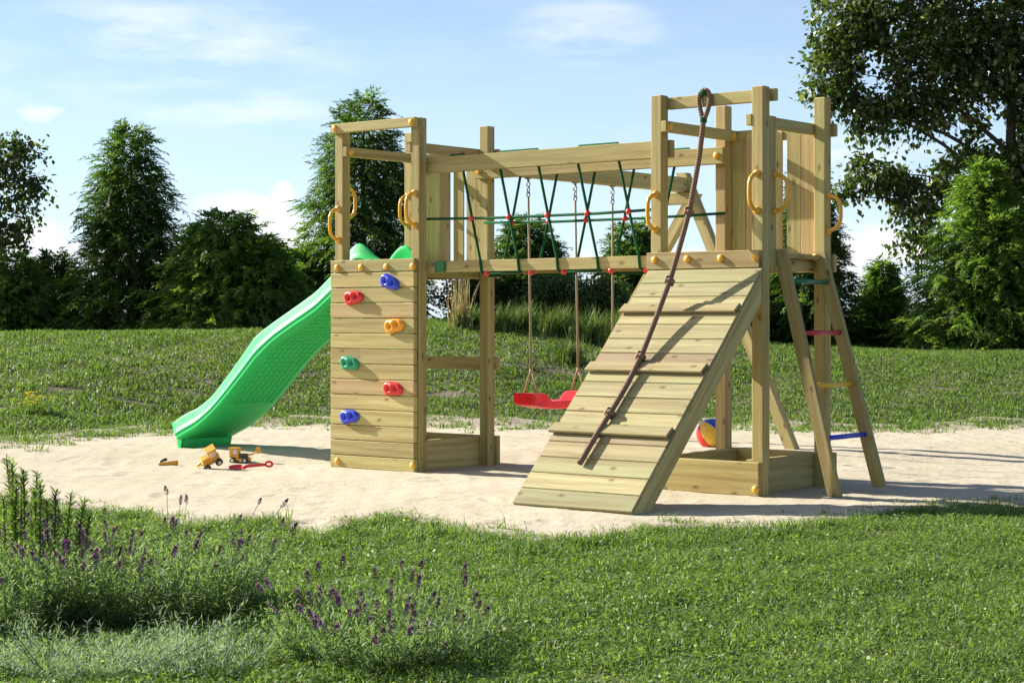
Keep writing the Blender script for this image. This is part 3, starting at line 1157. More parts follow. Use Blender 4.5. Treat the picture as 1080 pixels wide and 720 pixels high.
# ramp
zr = lambda y: 1.205 + 1.004 * (y + 0.035)
P0, P1 = np.array([0, -0.037, 1.203]), np.array([0, -1.222, zr(-1.222)])
dv = (P1 - P0) / np.linalg.norm(P1 - P0)
nv = np.cross((1, 0, 0), dv)
if nv[2] < 0:
    nv = -nv
Lr = np.linalg.norm(P1 - P0)
m_ = MB()
nb = 16
RX0, RX1 = 2.443, 3.176
pitch = Lr / nb
for i in range(nb):
    c = P0 + dv * (pitch * (i + 0.5)) - nv * 0.011
    c[0] = (RX0 + RX1) / 2 + random.uniform(-.0015, .0015)
    pv = (random.uniform(0.3, 1), 0.84 if i in (6, 11) else random.uniform(0, 0.8), random.uniform(0, 1))
    m_.obox(c, (1, 0, 0), dv, nv, (RX1 - RX0) / 2, pitch / 2 - 0.0019, 0.011, 0.0032, 0, pv)
ramp = m_.build('ramp', M['wood_ramp'], frame)
for kf, ex in ((0.196, 0.012), (0.453, 0.014), (0.712, 0.016)):
    tl_ = 0.17
    dt_ = dv * math.cos(tl_) + nv * math.sin(tl_)
    nt_ = nv * math.cos(tl_) - dv * math.sin(tl_)
    c = P0 + dv * (Lr * kf - 0.016) + nv * 0.0135
    c[0] = (RX0 + RX1) / 2 - ex / 2 - 0.004
    MB().obox(c, (1, 0, 0), dt_, nt_, (RX1 - RX0) / 2 + 0.002, 0.036, 0.0085, 0.003, 0, (random.random(), 0.795, 0.3)).build('foothold_batten', M['wood_ramp'], ramp)
o1, o2 = 0.0315, 0.0315 + 0.150
ys = lambda off: -0.035 + (off - 1.205) / 1.004
for xx in (RX0 + 0.004, RX1 - 0.064):
    poly = [(xx, -0.038, zr(-0.038) - o1), (xx, ys(o1) , 0.0), (xx, ys(o2), 0.0), (xx, -0.038, zr(-0.038) - o2)]
    MB().prism(poly, (0.06, 0, 0), grain=dv).build('side_stringer', WD, ramp)

# ladder
ladder = None
YL = (0.133, 0.612)
ft = [up(872.6, 522.6, 'Y', YL[0]), up(920, 513.4, 'Y', YL[1])]
tp = [up(815.2, 262, 'Y', YL[0]), up(858.2, 262, 'Y', YL[1])]
cen = []
for i in (0, 1):
    a_, b_ = tp[i], ft[i]
    y = YL[i]
    poly = [(a_[0], y, 1.305), (a_[0] + 0.066, y, 1.305), (b_[0] + 0.07, y, b_[2]), (b_[0], y, b_[2])]
    mb = MB().prism(poly, (0, 0.035, 0), grain=(b_ - a_), pv=(0.5, 0.3, 0.6))
    if i == 0:
        lad = thing('ladder', None, None)
        lad.parent = frame
    st = mb.build('stringer', WD, lad)
    cen.append((np.array([a_[0] + 0.033, y, 1.305]), np.array([b_[0] + 0.035, y, b_[2]])))
    if i == 1:
        caps(st, [up(860.3, 271, 'Y', y)], (0, -1, 0))
for colr, mk, yp in (('green', 'rung_green', 297.0), ('red', 'rung_red', 351.0), ('yellow', 'rung_yellow', 405.5), ('blue', 'blue', 460.0)):
    A, B = cen
    xm = 0.5 * (A[0][0] + A[1][0])
    # height of the rung from the photograph at the middle of the ladder
    best = min(np.linspace(0.1, 1.3, 1201), key=lambda z_: abs(HY - FPX * (z_ - CAM[2]) / ((np.array([extend(*A, z_)[0], 0.39, z_]) - CAM) @ FV) - yp))
    p, q = extend(*A, best), extend(*B, best)
    p[1], q[1] = YL[0] + 0.014, YL[1] + 0.03
    p[1] += 0.0215
    q[1] -= 0.0295
    mb = MB().tube([p, q], 0.0135, 12)
    o = mb.build('rung', M[mk], lad)
    o['label'] = colr + ' ladder rung'
ladder = lad

# slide
top_px = [(352, 287.6), (333.6, 307), (314, 321.5), (288.9, 339), (269.4, 353.6), (250, 381.8), (236.7, 400), (223.3, 417.8), (208.9, 430), (196, 435.6), (189, 440), (185.5, 443.4), (181, 446)]
bot_px = [(352, 311.2), (331.6, 330.3), (306.4, 346.8), (287, 361), (270, 378.5), (253.3, 400), (236.7, 421), (222, 437.5), (206.7, 451), (197, 457), (191, 460), (189, 461.5), (186.5, 463)]
SY0, SY1 = 0.10, 0.625
tops_ = [up(x, y, 'Y', SY0 + 0.045) for x, y in top_px]
bots_ = [up(x, y, 'Y', SY0) for x, y in bot_px]
# the part inside the tower
tops_ = [np.array([0.30, SY0, 1.30]), np.array([0.23, SY0, 1.315]), np.array([0.13, SY0, 1.40]), np.array([0.07, SY0, 1.435]), np.array([0.0, SY0, 1.39])] + tops_
bots_ = [np.array([0.30, SY0, 1.288]), np.array([0.23, SY0, 1.288]), np.array([0.13, SY0, 1.286]), np.array([0.07, SY0, 1.28]), np.array([0.0, SY0, 1.25])] + bots_


def resample(P, n):
    P = np.array(P)
    L = np.concatenate([[0], np.cumsum(np.linalg.norm(np.diff(P, axis=0), axis=1))])
    s = L / L[-1]
    u = np.linspace(0, 1, n)
    return np.stack([np.interp(u, s, P[:, i]) for i in range(3)], 1)


def smooth(P, it=3):
    P = P.copy()
    for _ in range(it):
        P[1:-1] = 0.25 * P[:-2] + 0.5 * P[1:-1] + 0.25 * P[2:]
    return P


def pair_resample(A, B, n):
    A, B = np.array(A), np.array(B)
    mid = 0.5 * (A + B)
    L = np.concatenate([[0], np.cumsum(np.linalg.norm(np.diff(mid, axis=0), axis=1))])
    u = np.linspace(0, L[-1], n)
    f_ = lambda P: np.stack([np.interp(u, L, P[:, i]) for i in range(3)], 1)
    return smooth(f_(A), 4), smooth(f_(B), 4)


NT_ = 90
TA, BA = pair_resample(tops_, bots_, NT_)
# cross-section: (fraction of the wall height from bed to rim, inset from the outer edge) for the outer skin
outer = [(0.93, 0.062), (0.99, 0.056), (1.0, 0.050), (0.97, 0.045), (0.93, 0.042), (0.86, 0.039), (0.60, 0.026), (0.40, 0.017), (0.37, 0.009), (0.29, 0.005), (0.26, 0.010), (0.10, 0.002), (0.0, 0.002), (-0.03, 0.02), (-0.06, 0.045)]
inner = [(0.80, 0.062), (0.45, 0.055), (0.2, 0.05), (0.10, 0.075), (0.06, 0.12)]
rows = []
for i in range(NT_):
    Tp, Bp = TA[i], BA[i]
    row = []

    def at_(f, y):
        p = Bp + (Tp - Bp) * f
        row.append((p[0], y, p[2]))
    for f, o in outer:
        at_(f, SY0 + o)
    for q in range(1, 14):
        yq = SY0 + 0.045 + (SY1 - SY0 - 0.09) * q / 14
        at_(-0.06, yq)
    for f, o in outer[::-1]:
        at_(f, SY1 - o)
    for f, o in inner:
        at_(f, SY1 - o)
    for f, o in inner[::-1]:
        at_(f, SY0 + o)
    rows.append(row)
sb = MB()
b0 = sb.grid(rows, True, flip=False)
nn_ = len(rows[0])
sb.face([b0 + i for i in range(nn_)][::-1])
sb.face([b0 + (NT_ - 1) * nn_ + i for i in range(nn_)])
slide = sb.build('slide', M['slide'], frame)
# the hollow foot under the run-out
lip = []
for yq in np.linspace(SY0 + 0.02, SY1 - 0.015, 14):
    xq = -1.628 - 0.03 * (yq - SY0) / (SY1 - SY0)
    zb_ = 0.028
    zt_ = BA[-2][2] + 0.03
    lip.append([(xq - 0.02, yq, zt_), (xq - 0.014, yq, zb_ + 0.01), (xq - 0.008, yq, zb_), (xq + 0.008, yq, zb_), (xq + 0.014, yq, zb_ + 0.01), (xq + 0.045, yq, zt_ + 0.01)])
mb = MB()
b0 = mb.grid(lip, True)
mb.face([b0 + q for q in range(6)])
mb.face([b0 + 13 * 6 + q for q in range(6)][::-1])
mb.build('slide_foot', M['slide'], slide)
# stiffening lattice moulded under the chute
mb = MB()
under = [BA[i] + (TA[i] - BA[i]) * -0.06 for i in range(NT_)]
i0, i1 = 14, 70
for q in range(9):
    yq = SY0 + 0.065 + (SY1 - SY0 - 0.13) * q / 8
    mb.tube([(under[i][0], yq, under[i][2] - 0.001) for i in range(i0, i1, 2)], 0.0065, 6)
for i in range(i0, i1, 2):
    mb.tube([(under[i][0], SY0 + 0.055, under[i][2] - 0.001), (under[i][0], SY1 - 0.055, under[i][2] - 0.001)], 0.0058, 6)
mb.build('lattice', M['slide'], slide)

# ------------------------------------------------------------------ swings (hang from the beam)
XS = (SX0 + SX1) / 2


def swing(label, ya, yb, sway):
    root = thing('swing', label, 'swing', (XS, (ya + yb) / 2, SZ0), 'swings under the beam')
    org = (XS, (ya + yb) / 2, SZ0)
    zs = 0.462
    for y in (ya, yb):
        xk = XS + sway * 0.8
        mb = MB(org)
        zt = SZ0 - 0.12
        zk = 0.60
        mb.tube([(XS, y, zt), (XS + sway * 0.4, y, 1.2), (xk, y, zk)], 0.0075, 8)
        for dx in (-0.055, 0.055):
            mb.tube([(xk, y, zk + 0.01), (xk + dx * 0.5, y, zk - 0.06), (xk + dx, y, zs)], 0.0062, 8)
        mb.lathe([(0.0, -0.016), (0.010, -0.012), (0.012, 0.0), (0.010, 0.012), (0.0, 0.016)], (xk, y, zk), n=10)
        mb.build('rope', M['rope_tan'], root)
        mb = MB(org)
        mb.lathe([(0.0, 0.0), (0.0235, 0.0), (0.024, -0.006), (0.010, -0.012), (0.006, -0.03), (0.0, -0.03)], (XS, y, SZ0), n=14)
        ring = lambda zc, a, r1, r2, ax: [(XS + (r1 * math.cos(q) if ax else 0), y + (0 if ax else r1 * math.cos(q)), zc + r2 * math.sin(q)) for q in np.linspace(0, 2 * math.pi, 16, endpoint=False)]
        mb.tube(ring(SZ0 - 0.045, 0, 0.013, 0.018, True), 0.0042, 6, closed=True)
        mb.tube(ring(SZ0 - 0.078, 0, 0.011, 0.022, False), 0.0042, 6, closed=True)
        mb.tube(ring(SZ0 - 0.110, 0, 0.012, 0.018, True), 0.0045, 6, closed=True)
        mb.build('hook', M['metal'], root)
    # moulded plastic seat: raised ends with a hand slot, dipped middle
    rows = []
    yl = np.linspace(ya - 0.09, yb + 0.10, 46)
    mid = (ya + yb) / 2
    half = yl[-1] - mid
    for y in yl:
        f = abs(y - mid) / half
        ztop = 0.410 + 0.056 * float(ss((f - 0.36) / 0.24)) - 0.004 * max(0, (f - 0.9) / 0.1)
        zbot = 0.352 + 0.036 * f ** 2.2 + 0.02 * float(ss((f - 0.9) / 0.1))
        hw = 0.088 * (1 - 0.10 * (1 - f)) * (1.0 if f < 0.93 else math.sqrt(max(0.35, 1 - ((f - 0.93) / 0.09) ** 2)))
        row = []
        for q in np.linspace(0, 2 * math.pi, 28, endpoint=False):
            ca, sa = math.cos(q), math.sin(q)
            e = 0.38
            x = hw * math.copysign(abs(ca) ** e, ca)
            zz = (ztop + zbot) / 2 + (ztop - zbot) / 2 * math.copysign(abs(sa) ** e, sa)
            if sa > 0.3 and f < 0.95:
                zz -= 0.010 * (1 - (x / hw) ** 2) * (0.4 + 0.6 * f)
            # flange at the upper rim
            if 0.25 < sa < 0.95:
                x *= 1.03
            # slot in the raised end
            if f > 0.62 and f < 0.86 and abs(sa) < 0.35:
                x *= 0.86
            row.append((XS + sway + x, y, zz))
        rows.append(row)
    mb = MB(org)
    b0 = mb.grid(rows, True, flip=True)
    n = len(rows[0])
    mb.face([b0 + i for i in range(n)])
    mb.face([b0 + (len(rows) - 1) * n + i for i in range(n)][::-1])
    mb.build('seat', M['seat_red'], root)
    return root


y1_, y2_, y3_ = (float(up(x, y, 'X', XS)[1]) for x, y in ((557.2, 190), (606.7, 195), (646, 199)))
swing('red swing seat on tan ropes, hanging in clear view left of the ramp', y1_, y2_, 0.028)
swing('swing farther back along the beam, its seat hidden behind the ramp', y3_, y3_ + (y2_ - y1_), 0.0)

# ------------------------------------------------------------------ knotted climbing rope
rope = thing('climbing_rope', 'thick brown knotted rope looped over the top rail and lying down the ramp', 'rope', (2.75, 0.085, 2.16))
org = (2.75, 0.085, 2.16)
rp = [(742, 126, 'X', 2.75), (737.5, 165, 'X', 2.75), (726.6, 223.7, 'X', 2.75), (717, 261, 'X', 2.75), (707.4, 295.5, 'X', 2.75), (692, 336, 'X', 2.75),
      (675.8, 374.6, 'X', 2.75), (660, 406, 'X', 2.75), (643.3, 437, 'X', 2.75), (630, 458, 'X', 2.75), (620, 476, 'X', 2.75), (613.0, 501, 'X', 2.75)]
RP = [up(*p) for p in rp]
for i, p in enumerate(RP):                        # never below the boards
    lim = zr(p[1]) + 0.030
    if i >= 5 and p[2] < lim:
        p[2] = lim
RP = resample(RP, 90)
RP = smooth(RP, 5)
RP[:, 0] += 0.009 * np.sin(np.linspace(0, 11, 90)) * np.linspace(0, 1, 90)
mb = MB(org)
mb.tube(RP, 0.0148, 12)
neck = RP[0]
lp = []
for q in np.linspace(-0.5 * math.pi + 0.12, 1.5 * math.pi - 0.12, 30):
    w_ = 0.042 * (0.5 + 0.5 * math.sin(q)) ** 0.6 + 0.004
    lp.append((2.752 + w_ * math.cos(q), neck[1] + (0.115 - neck[1] - 0.04) * (0.5 + 0.5 * math.sin(q)) * 0.3, neck[2] + 0.078 + 0.082 * math.sin(q)))
mb.tube(lp, 0.0135, 10)
mb.build('rope', M['rope_brown'], rope)
for x, y in ((726.6, 223.7), (707.4, 295.5), (675.8, 374.6), (643.3, 437)):
    p0 = up(x, y, 'X', 2.75)
    i = int(np.argmin(np.linalg.norm(RP - p0, axis=1)))
    c = RP[i]
    ax = norm(RP[min(i + 1, 89)] - RP[i - 1])
    mb = MB(org)
    u_ = norm(np.cross(ax, (1, 0, 0)))
    v_ = np.cross(ax, u_)
    coil = [c + ax * (0.020 * q / 6.28 / 1.4 - 0.013) + (u_ * math.cos(q) + v_ * math.sin(q) * 1.1) * 0.0165 for q in np.linspace(0, 2 * math.pi * 1.6, 30)]
    mb.tube(coil, 0.0122, 10)
    mb.build('knot', M['rope_brown'], rope)
mb = MB(org)
mb.lathe([(0.0175, -0.014), (0.019, -0.008), (0.019, 0.008), (0.0175, 0.014)], tuple(neck + np.array([0, 0, -0.005])), (0, 0, 1), 12)
mb.build('clamp', M['net_green'], rope)
mb = MB(org)
mb.lathe([(0.0, -0.02), (0.016, -0.018), (0.018, 0.0), (0.016, 0.018), (0.0, 0.02)], (2.752, 0.052, 2.163), (1, 0.2, 0), 12)
mb.build('clamp', M['net_green'], rope)

# ------------------------------------------------------------------ beach ball
bt = 13.0
bp = spot(751, bt)
R_ = 16.6 * bt / FPX
m_ball, t2 = new_mat('beach_ball_panels')
at = t2.n('ShaderNodeAttribute', attribute_name='pv')
p_ = t2.n('ShaderNodeBsdfPrincipled', inp={'Base Color': at.outputs['Color'], 'Roughness': 0.25})
tc_ = t2.n('ShaderNodeTexCoord').outputs['Object']
bb = t2.n('ShaderNodeBump', inp={'Strength': 0.05, 'Distance': 0.01, 'Height': t2.noise(tc_, 14.0, 2)})
t2.t.links.new(bb.outputs[0], p_.inputs['Normal'])
finish(t2, p_.outputs[0])
ballc = [(0.78, 0.76, 0.72), (0.7, 0.03, 0.03), (0.9, 0.55, 0.06), (0.03, 0.07, 0.5), (0.78, 0.76, 0.72), (0.9, 0.55, 0.06)]
mb = MB()
n1, n2 = 48, 24
for i in range(n2 + 1):
    th = math.pi * i / n2
    for j in range(n1):
        ph = 2 * math.pi * j / n1
        mb.v.append(np.array([R_ * math.sin(th) * math.cos(ph), R_ * math.sin(th) * math.sin(ph), R_ * math.cos(th)]))
for i in range(n2):
    for j in range(n1):
        l = (j + 1) % n1
        cc = ballc[(j * 6 // n1)] if i > 0 and i < n2 - 1 else (0.78, 0.76, 0.72)
        mb.face([i * n1 + j, (i + 1) * n1 + j, (i + 1) * n1 + l, i * n1 + l], None, cc, True)
# orient so yellow faces the camera with blue up-right and red below
ball = mb.build('beach_ball', m_ball, None, (bp[0], bp[1], bp[2] + R_ - 0.004), (Matrix.Rotation(math.radians(-40), 3, Vector(FV)) @ Matrix.Rotation(math.radians(-51 - 158), 3, 'Z')).to_euler())
tag(ball, 'inflated beach ball with white, blue, yellow and red panels on the sand', 'ball')

# ------------------------------------------------------------------ sand toys
def wheel(mb, c, ax, r, w):
    ax = np.array(ax, float)
    mb.lathe([(0, -w / 2), (r * 0.82, -w / 2), (r, -w * 0.3), (r, w * 0.3), (r * 0.82, w / 2), (0, w / 2)], c, ax, 18, 0)
    mb.lathe([(r * 0.56, 0), (r * 0.5, w / 2 + 0.002), (r * 0.2, w / 2 + 0.004), (0, w / 2 + 0.004)], c, ax, 14, 1)
    mb.lathe([(r * 0.56, 0), (r * 0.5, w / 2 + 0.002), (r * 0.2, w / 2 + 0.004), (0, w / 2 + 0.004)], c, -ax, 14, 1)
    return mb


def at_spot(name, label, cat, xpx, ypx, dt=0.0):
    t_ = CAM[2] * FPX / (ypx - HY)
    p = spot(xpx, t_ + dt)
    return thing(name, label, cat, tuple(p + (0, 0, 0.008)))


FACE = PHI                                         # local x = camera right, local -y = towards the camera
# yellow toy digger
tr = at_spot('toy_digger', 'yellow toy digger standing upright on its dark wheels beside the slide', 'toy digger', 255, 488.2)
tr.rotation_euler = (0, 0, FACE - 0.12)
MB().box(-0.078, 0.058, -0.03, 0.03, 0.016, 0.034, 0.004).build('chassis', M['toy_yellow'], tr)
mb = MB()
for x in (-0.076, -0.024):
    for y in (-0.029, 0.023):
        mb.box(x, x + 0.008, y, y + 0.006, 0.0345, 0.092, 0.001)
mb.box(-0.080, -0.012, -0.032, 0.032, 0.092, 0.101, 0.003)
mb.box(-0.078, -0.014, -0.0305, 0.0305, 0.0345, 0.054, 0.003)
mb.box(-0.0775, -0.0745, -0.0225, 0.0225, 0.0545, 0.0915, 0.001)
mb.box(-0.0695, -0.054, -0.029, -0.025, 0.0545, 0.0915, 0.001)
mb.box(-0.016, -0.013, -0.0225, 0.0225, 0.0545, 0.0915, 0.001)
mb.build('cab', M['toy_yellow'], tr)
MB().box(-0.054, -0.025, -0.026, 0.026, 0.056, 0.09, 0.002).build('cab_window', M['toy_pale'], tr)
MB().box(-0.008, 0.036, -0.028, 0.028, 0.0345, 0.062, 0.004).build('engine_cover', M['toy_dark'], tr)
for x in (-0.052, 0.030):
    for y in (-0.034, 0.034):
        wheel(MB(), (x, y, 0.019), (0, 1, 0), 0.021, 0.016).build('wheel', [M['toy_dark'], M['toy_pale']], tr)
mb = MB().beam((0.034, 0, 0.05), (0.072, 0, 0.062), 0.012, 0.012, (0, 1, 0)).beam((0.070, 0, 0.060), (0.108, 0, 0.08), 0.010, 0.010, (0, 1, 0))
mb.build('boom', M['toy_yellow'], tr)
mb = MB().prism([(0.096, -0.016, 0.102), (0.118, -0.016, 0.104), (0.122, -0.016, 0.076), (0.112, -0.016, 0.060), (0.100, -0.016, 0.072)], (0, 0.032, 0))
mb.build('digger_bucket', M['toy_yellow'], tr)

# yellow toy loader, tipped forward on its nose
ld = at_spot('toy_loader', 'yellow toy loader tipped forward on its bucket in the sand', 'toy loader', 221, 493.8)
ld.location.z += 0.002
ld.rotation_euler = Matrix.Rotation(FACE + 2.75, 3, 'Z').to_euler()
base = Matrix.Rotation(FACE + 0.25, 4, 'Z') @ Matrix.Rotation(-0.50, 4, 'Y') @ Matrix.Rotation(0.55, 4, 'X')
ld.rotation_euler = base.to_euler()
ld.location.z += 0.050
ld.scale = (1.15, 1.15, 1.15)
MB().box(-0.045, 0.058, -0.026, 0.026, -0.012, 0.020, 0.006).build('chassis', M['toy_yellow'], ld)
mb = MB()
for x in (0.006, 0.048):
    for y in (-0.025, 0.019):
        mb.box(x, x + 0.007, y, y + 0.006, 0.0205, 0.066, 0.001)
mb.box(0.002, 0.060, -0.028, 0.028, 0.0665, 0.076, 0.003)
mb.build('cab', M['toy_yellow'], ld)
MB().box(0.014, 0.047, -0.018, 0.018, 0.021, 0.066, 0.002).build('cab_window', M['toy_pale'], ld)
MB().box(-0.040, -0.001, -0.023, 0.023, 0.0205, 0.040, 0.007).build('bonnet', M['toy_yellow'], ld)
for x in (-0.030, 0.042):
    for y in (-0.034, 0.034):
        wheel(MB(), (x, y, -0.012), (0, 1, 0), 0.021, 0.018).build('wheel', [M['toy_dark'], M['toy_pale']], ld)
mb = MB()
for y in (-0.029, 0.023):
    mb.beam((-0.02, y + 0.003, 0.012), (-0.075, y + 0.003, -0.014), 0.006, 0.012, (0, 1, 0))
mb.build('lift_arm', M['toy_yellow'], ld)
MB().prism([(-0.070, -0.036, 0.012), (-0.073, -0.036, -0.030), (-0.105, -0.036, -0.034), (-0.080, -0.036, -0.020)], (0, 0.072, 0)).build('loader_bucket', M['toy_yellow'], ld)

# small yellow scoop with a dark handle
sc_ = at_spot('toy_scoop', 'small yellow toy scoop with a dark grip lying in the sand', 'toy scoop', 175, 491)
sc_.rotation_euler = (0, 0, FACE + 0.1)
sc_.scale = (1.2, 1.2, 1.2)
rows = []
for i, (x, w_, h_) in enumerate(((-0.03, 0.012, 0.012), (0.0, 0.017, 0.018), (0.03, 0.024, 0.026), (0.062, 0.031, 0.034))):
    rows.append([(x, w_ * math.cos(q), 0.016 + h_ * 0.7 * math.sin(q) + 0.003 * i) for q in np.linspace(math.pi * 0.95, 2.05 * math.pi, 14)])
inn = [[(p[0], p[1] * 0.86, p[2] + 0.004) for p in r] for r in rows[::-1]]
mb = MB()
mb.grid(rows + inn, False)
mb.lathe([(0.013, 0.0), (0.010, 0.012), (0.0, 0.014)], (-0.028, 0, 0.018), (-1, 0, 0), 12)
mb.build('scoop_bowl', M['toy_yellow'], sc_)
MB().tube([(-0.030, 0, 0.030), (-0.012, 0.0, 0.036), (0.006, 0, 0.040)], 0.008, 8).build('grip', M['toy_dark'], sc_)

# red spade
sp = at_spot('toy_spade', 'red plastic toy spade with a ring grip lying on the sand', 'toy spade', 266, 494.6)
sp.rotation_euler = (0, 0.0, FACE + 0.30)
rows = []
for x, w_ in ((-0.145, 0.012), (-0.13, 0.024), (-0.105, 0.032), (-0.075, 0.033), (-0.055, 0.026), (-0.042, 0.012)):
    rows.append([(x, w_ * v * 0.8, 0.014 + 0.36 * w_ * v + 0.005 * v * v) for v in np.linspace(-1, 1, 9)])
mb = MB()
mb.grid(rows + [[(p[0], p[1] * 0.96, p[2] + 0.005) for p in r] for r in rows[::-1]], False)
mb.build('blade', M['red'], sp)
MB().tube([(-0.06, 0, 0.018), (-0.03, 0, 0.026), (0.04, 0, 0.030), (0.085, 0, 0.034)], [0.012, 0.010, 0.0095, 0.0095], 10).build('shaft', M['red'], sp)
MB().tube([(0.104 + 0.022 * math.cos(q), 0.010 * math.sin(q), 0.036 + 0.014 * math.sin(q)) for q in np.linspace(0, 2 * math.pi, 22, endpoint=False)], 0.0075, 8, closed=True).build('ring_grip', M['red'], sp)

# ------------------------------------------------------------------ trees and shrubs on the bank
M['conifer'] = leaf_mat('conifer_needles', (0.035, 0.08, 0.018), (0.115, 0.19, 0.04), (0.2, 0.28, 0.075), 0.5, 0.55)
M['conifer_light'] = leaf_mat('conifer_needles_light', (0.068, 0.135, 0.028), (0.18, 0.275, 0.058), (0.28, 0.37, 0.1), 0.54, 0.5)
M['broad'] = leaf_mat('broad_leaves', (0.038, 0.066, 0.016), (0.10, 0.145, 0.032), (0.26, 0.28, 0.09), 0.42, 0.36, 0.5)
M['shrub'] = leaf_mat('shrub_leaves', (0.045, 0.08, 0.026), (0.115, 0.165, 0.055), (0.18, 0.22, 0.085), 0.42, 0.5)
M['lav_leaf'] = leaf_mat('lavender_leaves', (0.11, 0.18, 0.075), (0.235, 0.32, 0.145), (0.36, 0.42, 0.24), 0.45, 0.6)
M['rosemary'] = leaf_mat('rosemary_leaves', (0.10, 0.17, 0.045), (0.21, 0.30, 0.09), (0.32, 0.40, 0.17), 0.45, 0.55)
M['silver'] = leaf_mat('silver_leaves', (0.20, 0.29, 0.18), (0.40, 0.49, 0.34), (0.58, 0.64, 0.50), 0.3, 0.7)
M['tall_grass'] = leaf_mat('tall_grass_blades', (0.06, 0.105, 0.03), (0.13, 0.18, 0.055), (0.26, 0.26, 0.12), 0.4, 0.5)
M['straw'] = leaf_mat('straw_stems', (0.34, 0.25, 0.13), (0.48, 0.37, 0.21), (0.55, 0.45, 0.28), 0.2, 0.7)
M['lav_flower'] = leaf_mat('lavender_florets', (0.055, 0.022, 0.085), (0.16, 0.055, 0.21), (0.34, 0.14, 0.42), 0.25, 0.7)
M['yellow_petal'] = leaf_mat('yellow_petals', (0.55, 0.42, 0.02), (0.75, 0.6, 0.04), None, 0.3, 0.6)


def tree_root(name, label, cat, xpx, t_, group=None):
    p = spot(xpx, t_)
    p[2] -= 0.05
    return thing(name, label, cat, tuple(p), group), p


def leaf_obj(name, V, F, mat, lv, parent, org):
    me = fast_mesh(name, V - org, [F], mat, [lv])
    return link(name, me, parent)


def conifer(label, xpx, t_, ytop, halfw, seed, nf=1300, kind='cone', mat='conifer', lobes=1, name='conifer_tree'):
    r_ = np.random.default_rng(seed)
    t_ = t_ + 2.8
    root, base = tree_root(name, label, 'tree', xpx, t_, 'conifers along the bank')
    h = CAM[2] + (HY - ytop) * t_ / FPX - base[2]
    R = halfw * t_ / FPX
    mb = MB(base)
    mb.tube([base + (0, 0, -0.1), base + (0.01, 0, h * 0.4), base + (0, 0.01, h * 0.93)], [0.02 * h, 0.012 * h, 0.003], 8)
    mb.build('trunk', M['bark_dark'], root)
    # leading shoots: the main one and, for bushy trees, some side tops
    tops = [(0.0, 0.0, 1.0, 1.0)]
    for i in range(lobes - 1):
        a = r_.uniform(0, 6.283)
        tops.append((math.cos(a) * R * r_.uniform(0.3, 0.6), math.sin(a) * R * r_.uniform(0.3, 0.6), r_.uniform(0.66, 0.92), r_.uniform(0.45, 0.65)))
    Ps, Ds, lumpv = [], [], []
    for (ox, oy, hf, rf) in tops:
        n = int(1.75 * nf * (rf * hf) ** 1.3)
        f = r_.beta(1.05, 1.55, n)
        if kind in ('cone', 'taper'):
            prof = (1 - f) ** (0.45 if kind == 'cone' else 0.8) * (0.86 + 0.14 * np.minimum(1, f / 0.16))
        else:
            prof = np.sqrt(np.clip(1 - (f * 1.02 - 0.05) ** 2, 0.0, 1)) * (1 - 0.35 * f)
        a = r_.uniform(0, 6.283, n)
        lump = 0.84 + 0.2 * np.sin(a * 3 + f * 9 + seed) * np.sin(f * 34 + a * 2 + seed * 1.7) + 0.15 * np.sin(a * 5 + f * 53 + seed) + 0.12 * np.sin(a * 9 + f * 21 + seed * 2.3) + r_.normal(0, 0.05, n) + 0.16 * r_.exponential(0.5, n) * (r_.random(n) < 0.25)
        if kind == 'round':
            lump = 0.84 + (lump - 0.84) * 1.45
        rho = R * rf * prof * lump * (1 - 0.88 * r_.random(n) ** 1.75) + 0.02
        z = f * h * hf * (0.985 + 0.0 * f)
        pos = np.stack([ox + rho * np.cos(a), oy + rho * np.sin(a), z + 0.03], 1)
        rad = np.stack([np.cos(a), np.sin(a), np.zeros(n)], 1)
        d = rad + np.array([0, 0, 1.0]) * (r_.uniform(-0.42, 0.3, n) + 0.9 * np.clip(f - 0.78, 0, 1) * 4)[:, None] + r_.normal(0, 0.3, (n, 3))
        Ps.append(pos)
        Ds.append(norm(d))
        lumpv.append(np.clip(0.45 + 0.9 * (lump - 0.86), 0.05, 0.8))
    P, D, lv0 = np.concatenate(Ps), np.concatenate(Ds), np.concatenate(lumpv)
    n = len(P)
    k_ = 15
    flen = r_.uniform(0.13, 0.26, n) * (0.7 + 0.3 * min(1.4, h / 2.0))
    sdir = norm(np.cross(D, np.array([0, 0, 1.0]) + r_.normal(0, 0.35, (n, 3))))
    nrm = norm(np.cross(sdir, D))
    i = np.arange(k_)
    s_ = (i + 0.5) / k_
    sg = np.where(i % 2 == 0, 1.0, -1.0)
    sag = -0.35 * s_ ** 2
    pos = P[:, None] + D[:, None] * (flen[:, None] * s_[None])[..., None] + np.array([0, 0, 1.0]) * (flen[:, None] * sag[None])[..., None]
    ld_ = D[:, None] * 0.75 + sdir[:, None] * (sg * (0.85 - 0.5 * s_))[None, :, None] + r_.normal(0, 0.22, (n, k_, 3)) + np.array([0, 0, -0.22])
    ln = np.repeat(nrm[:, None], k_, 1) + r_.normal(0, 0.25, (n, k_, 3))
    LL = (r_.uniform(0.055, 0.095, (n, k_)) * (1.1 - 0.4 * s_)[None]).ravel()
    V, F = leaf_cards(pos.reshape(-1, 3), ld_.reshape(-1, 3), ln.reshape(-1, 3), LL, LL * r_.uniform(0.22, 0.36, len(LL)))
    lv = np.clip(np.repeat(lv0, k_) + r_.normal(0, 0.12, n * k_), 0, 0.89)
    lv[r_.random(len(lv)) < 0.02] = 1
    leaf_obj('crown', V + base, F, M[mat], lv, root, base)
    return root


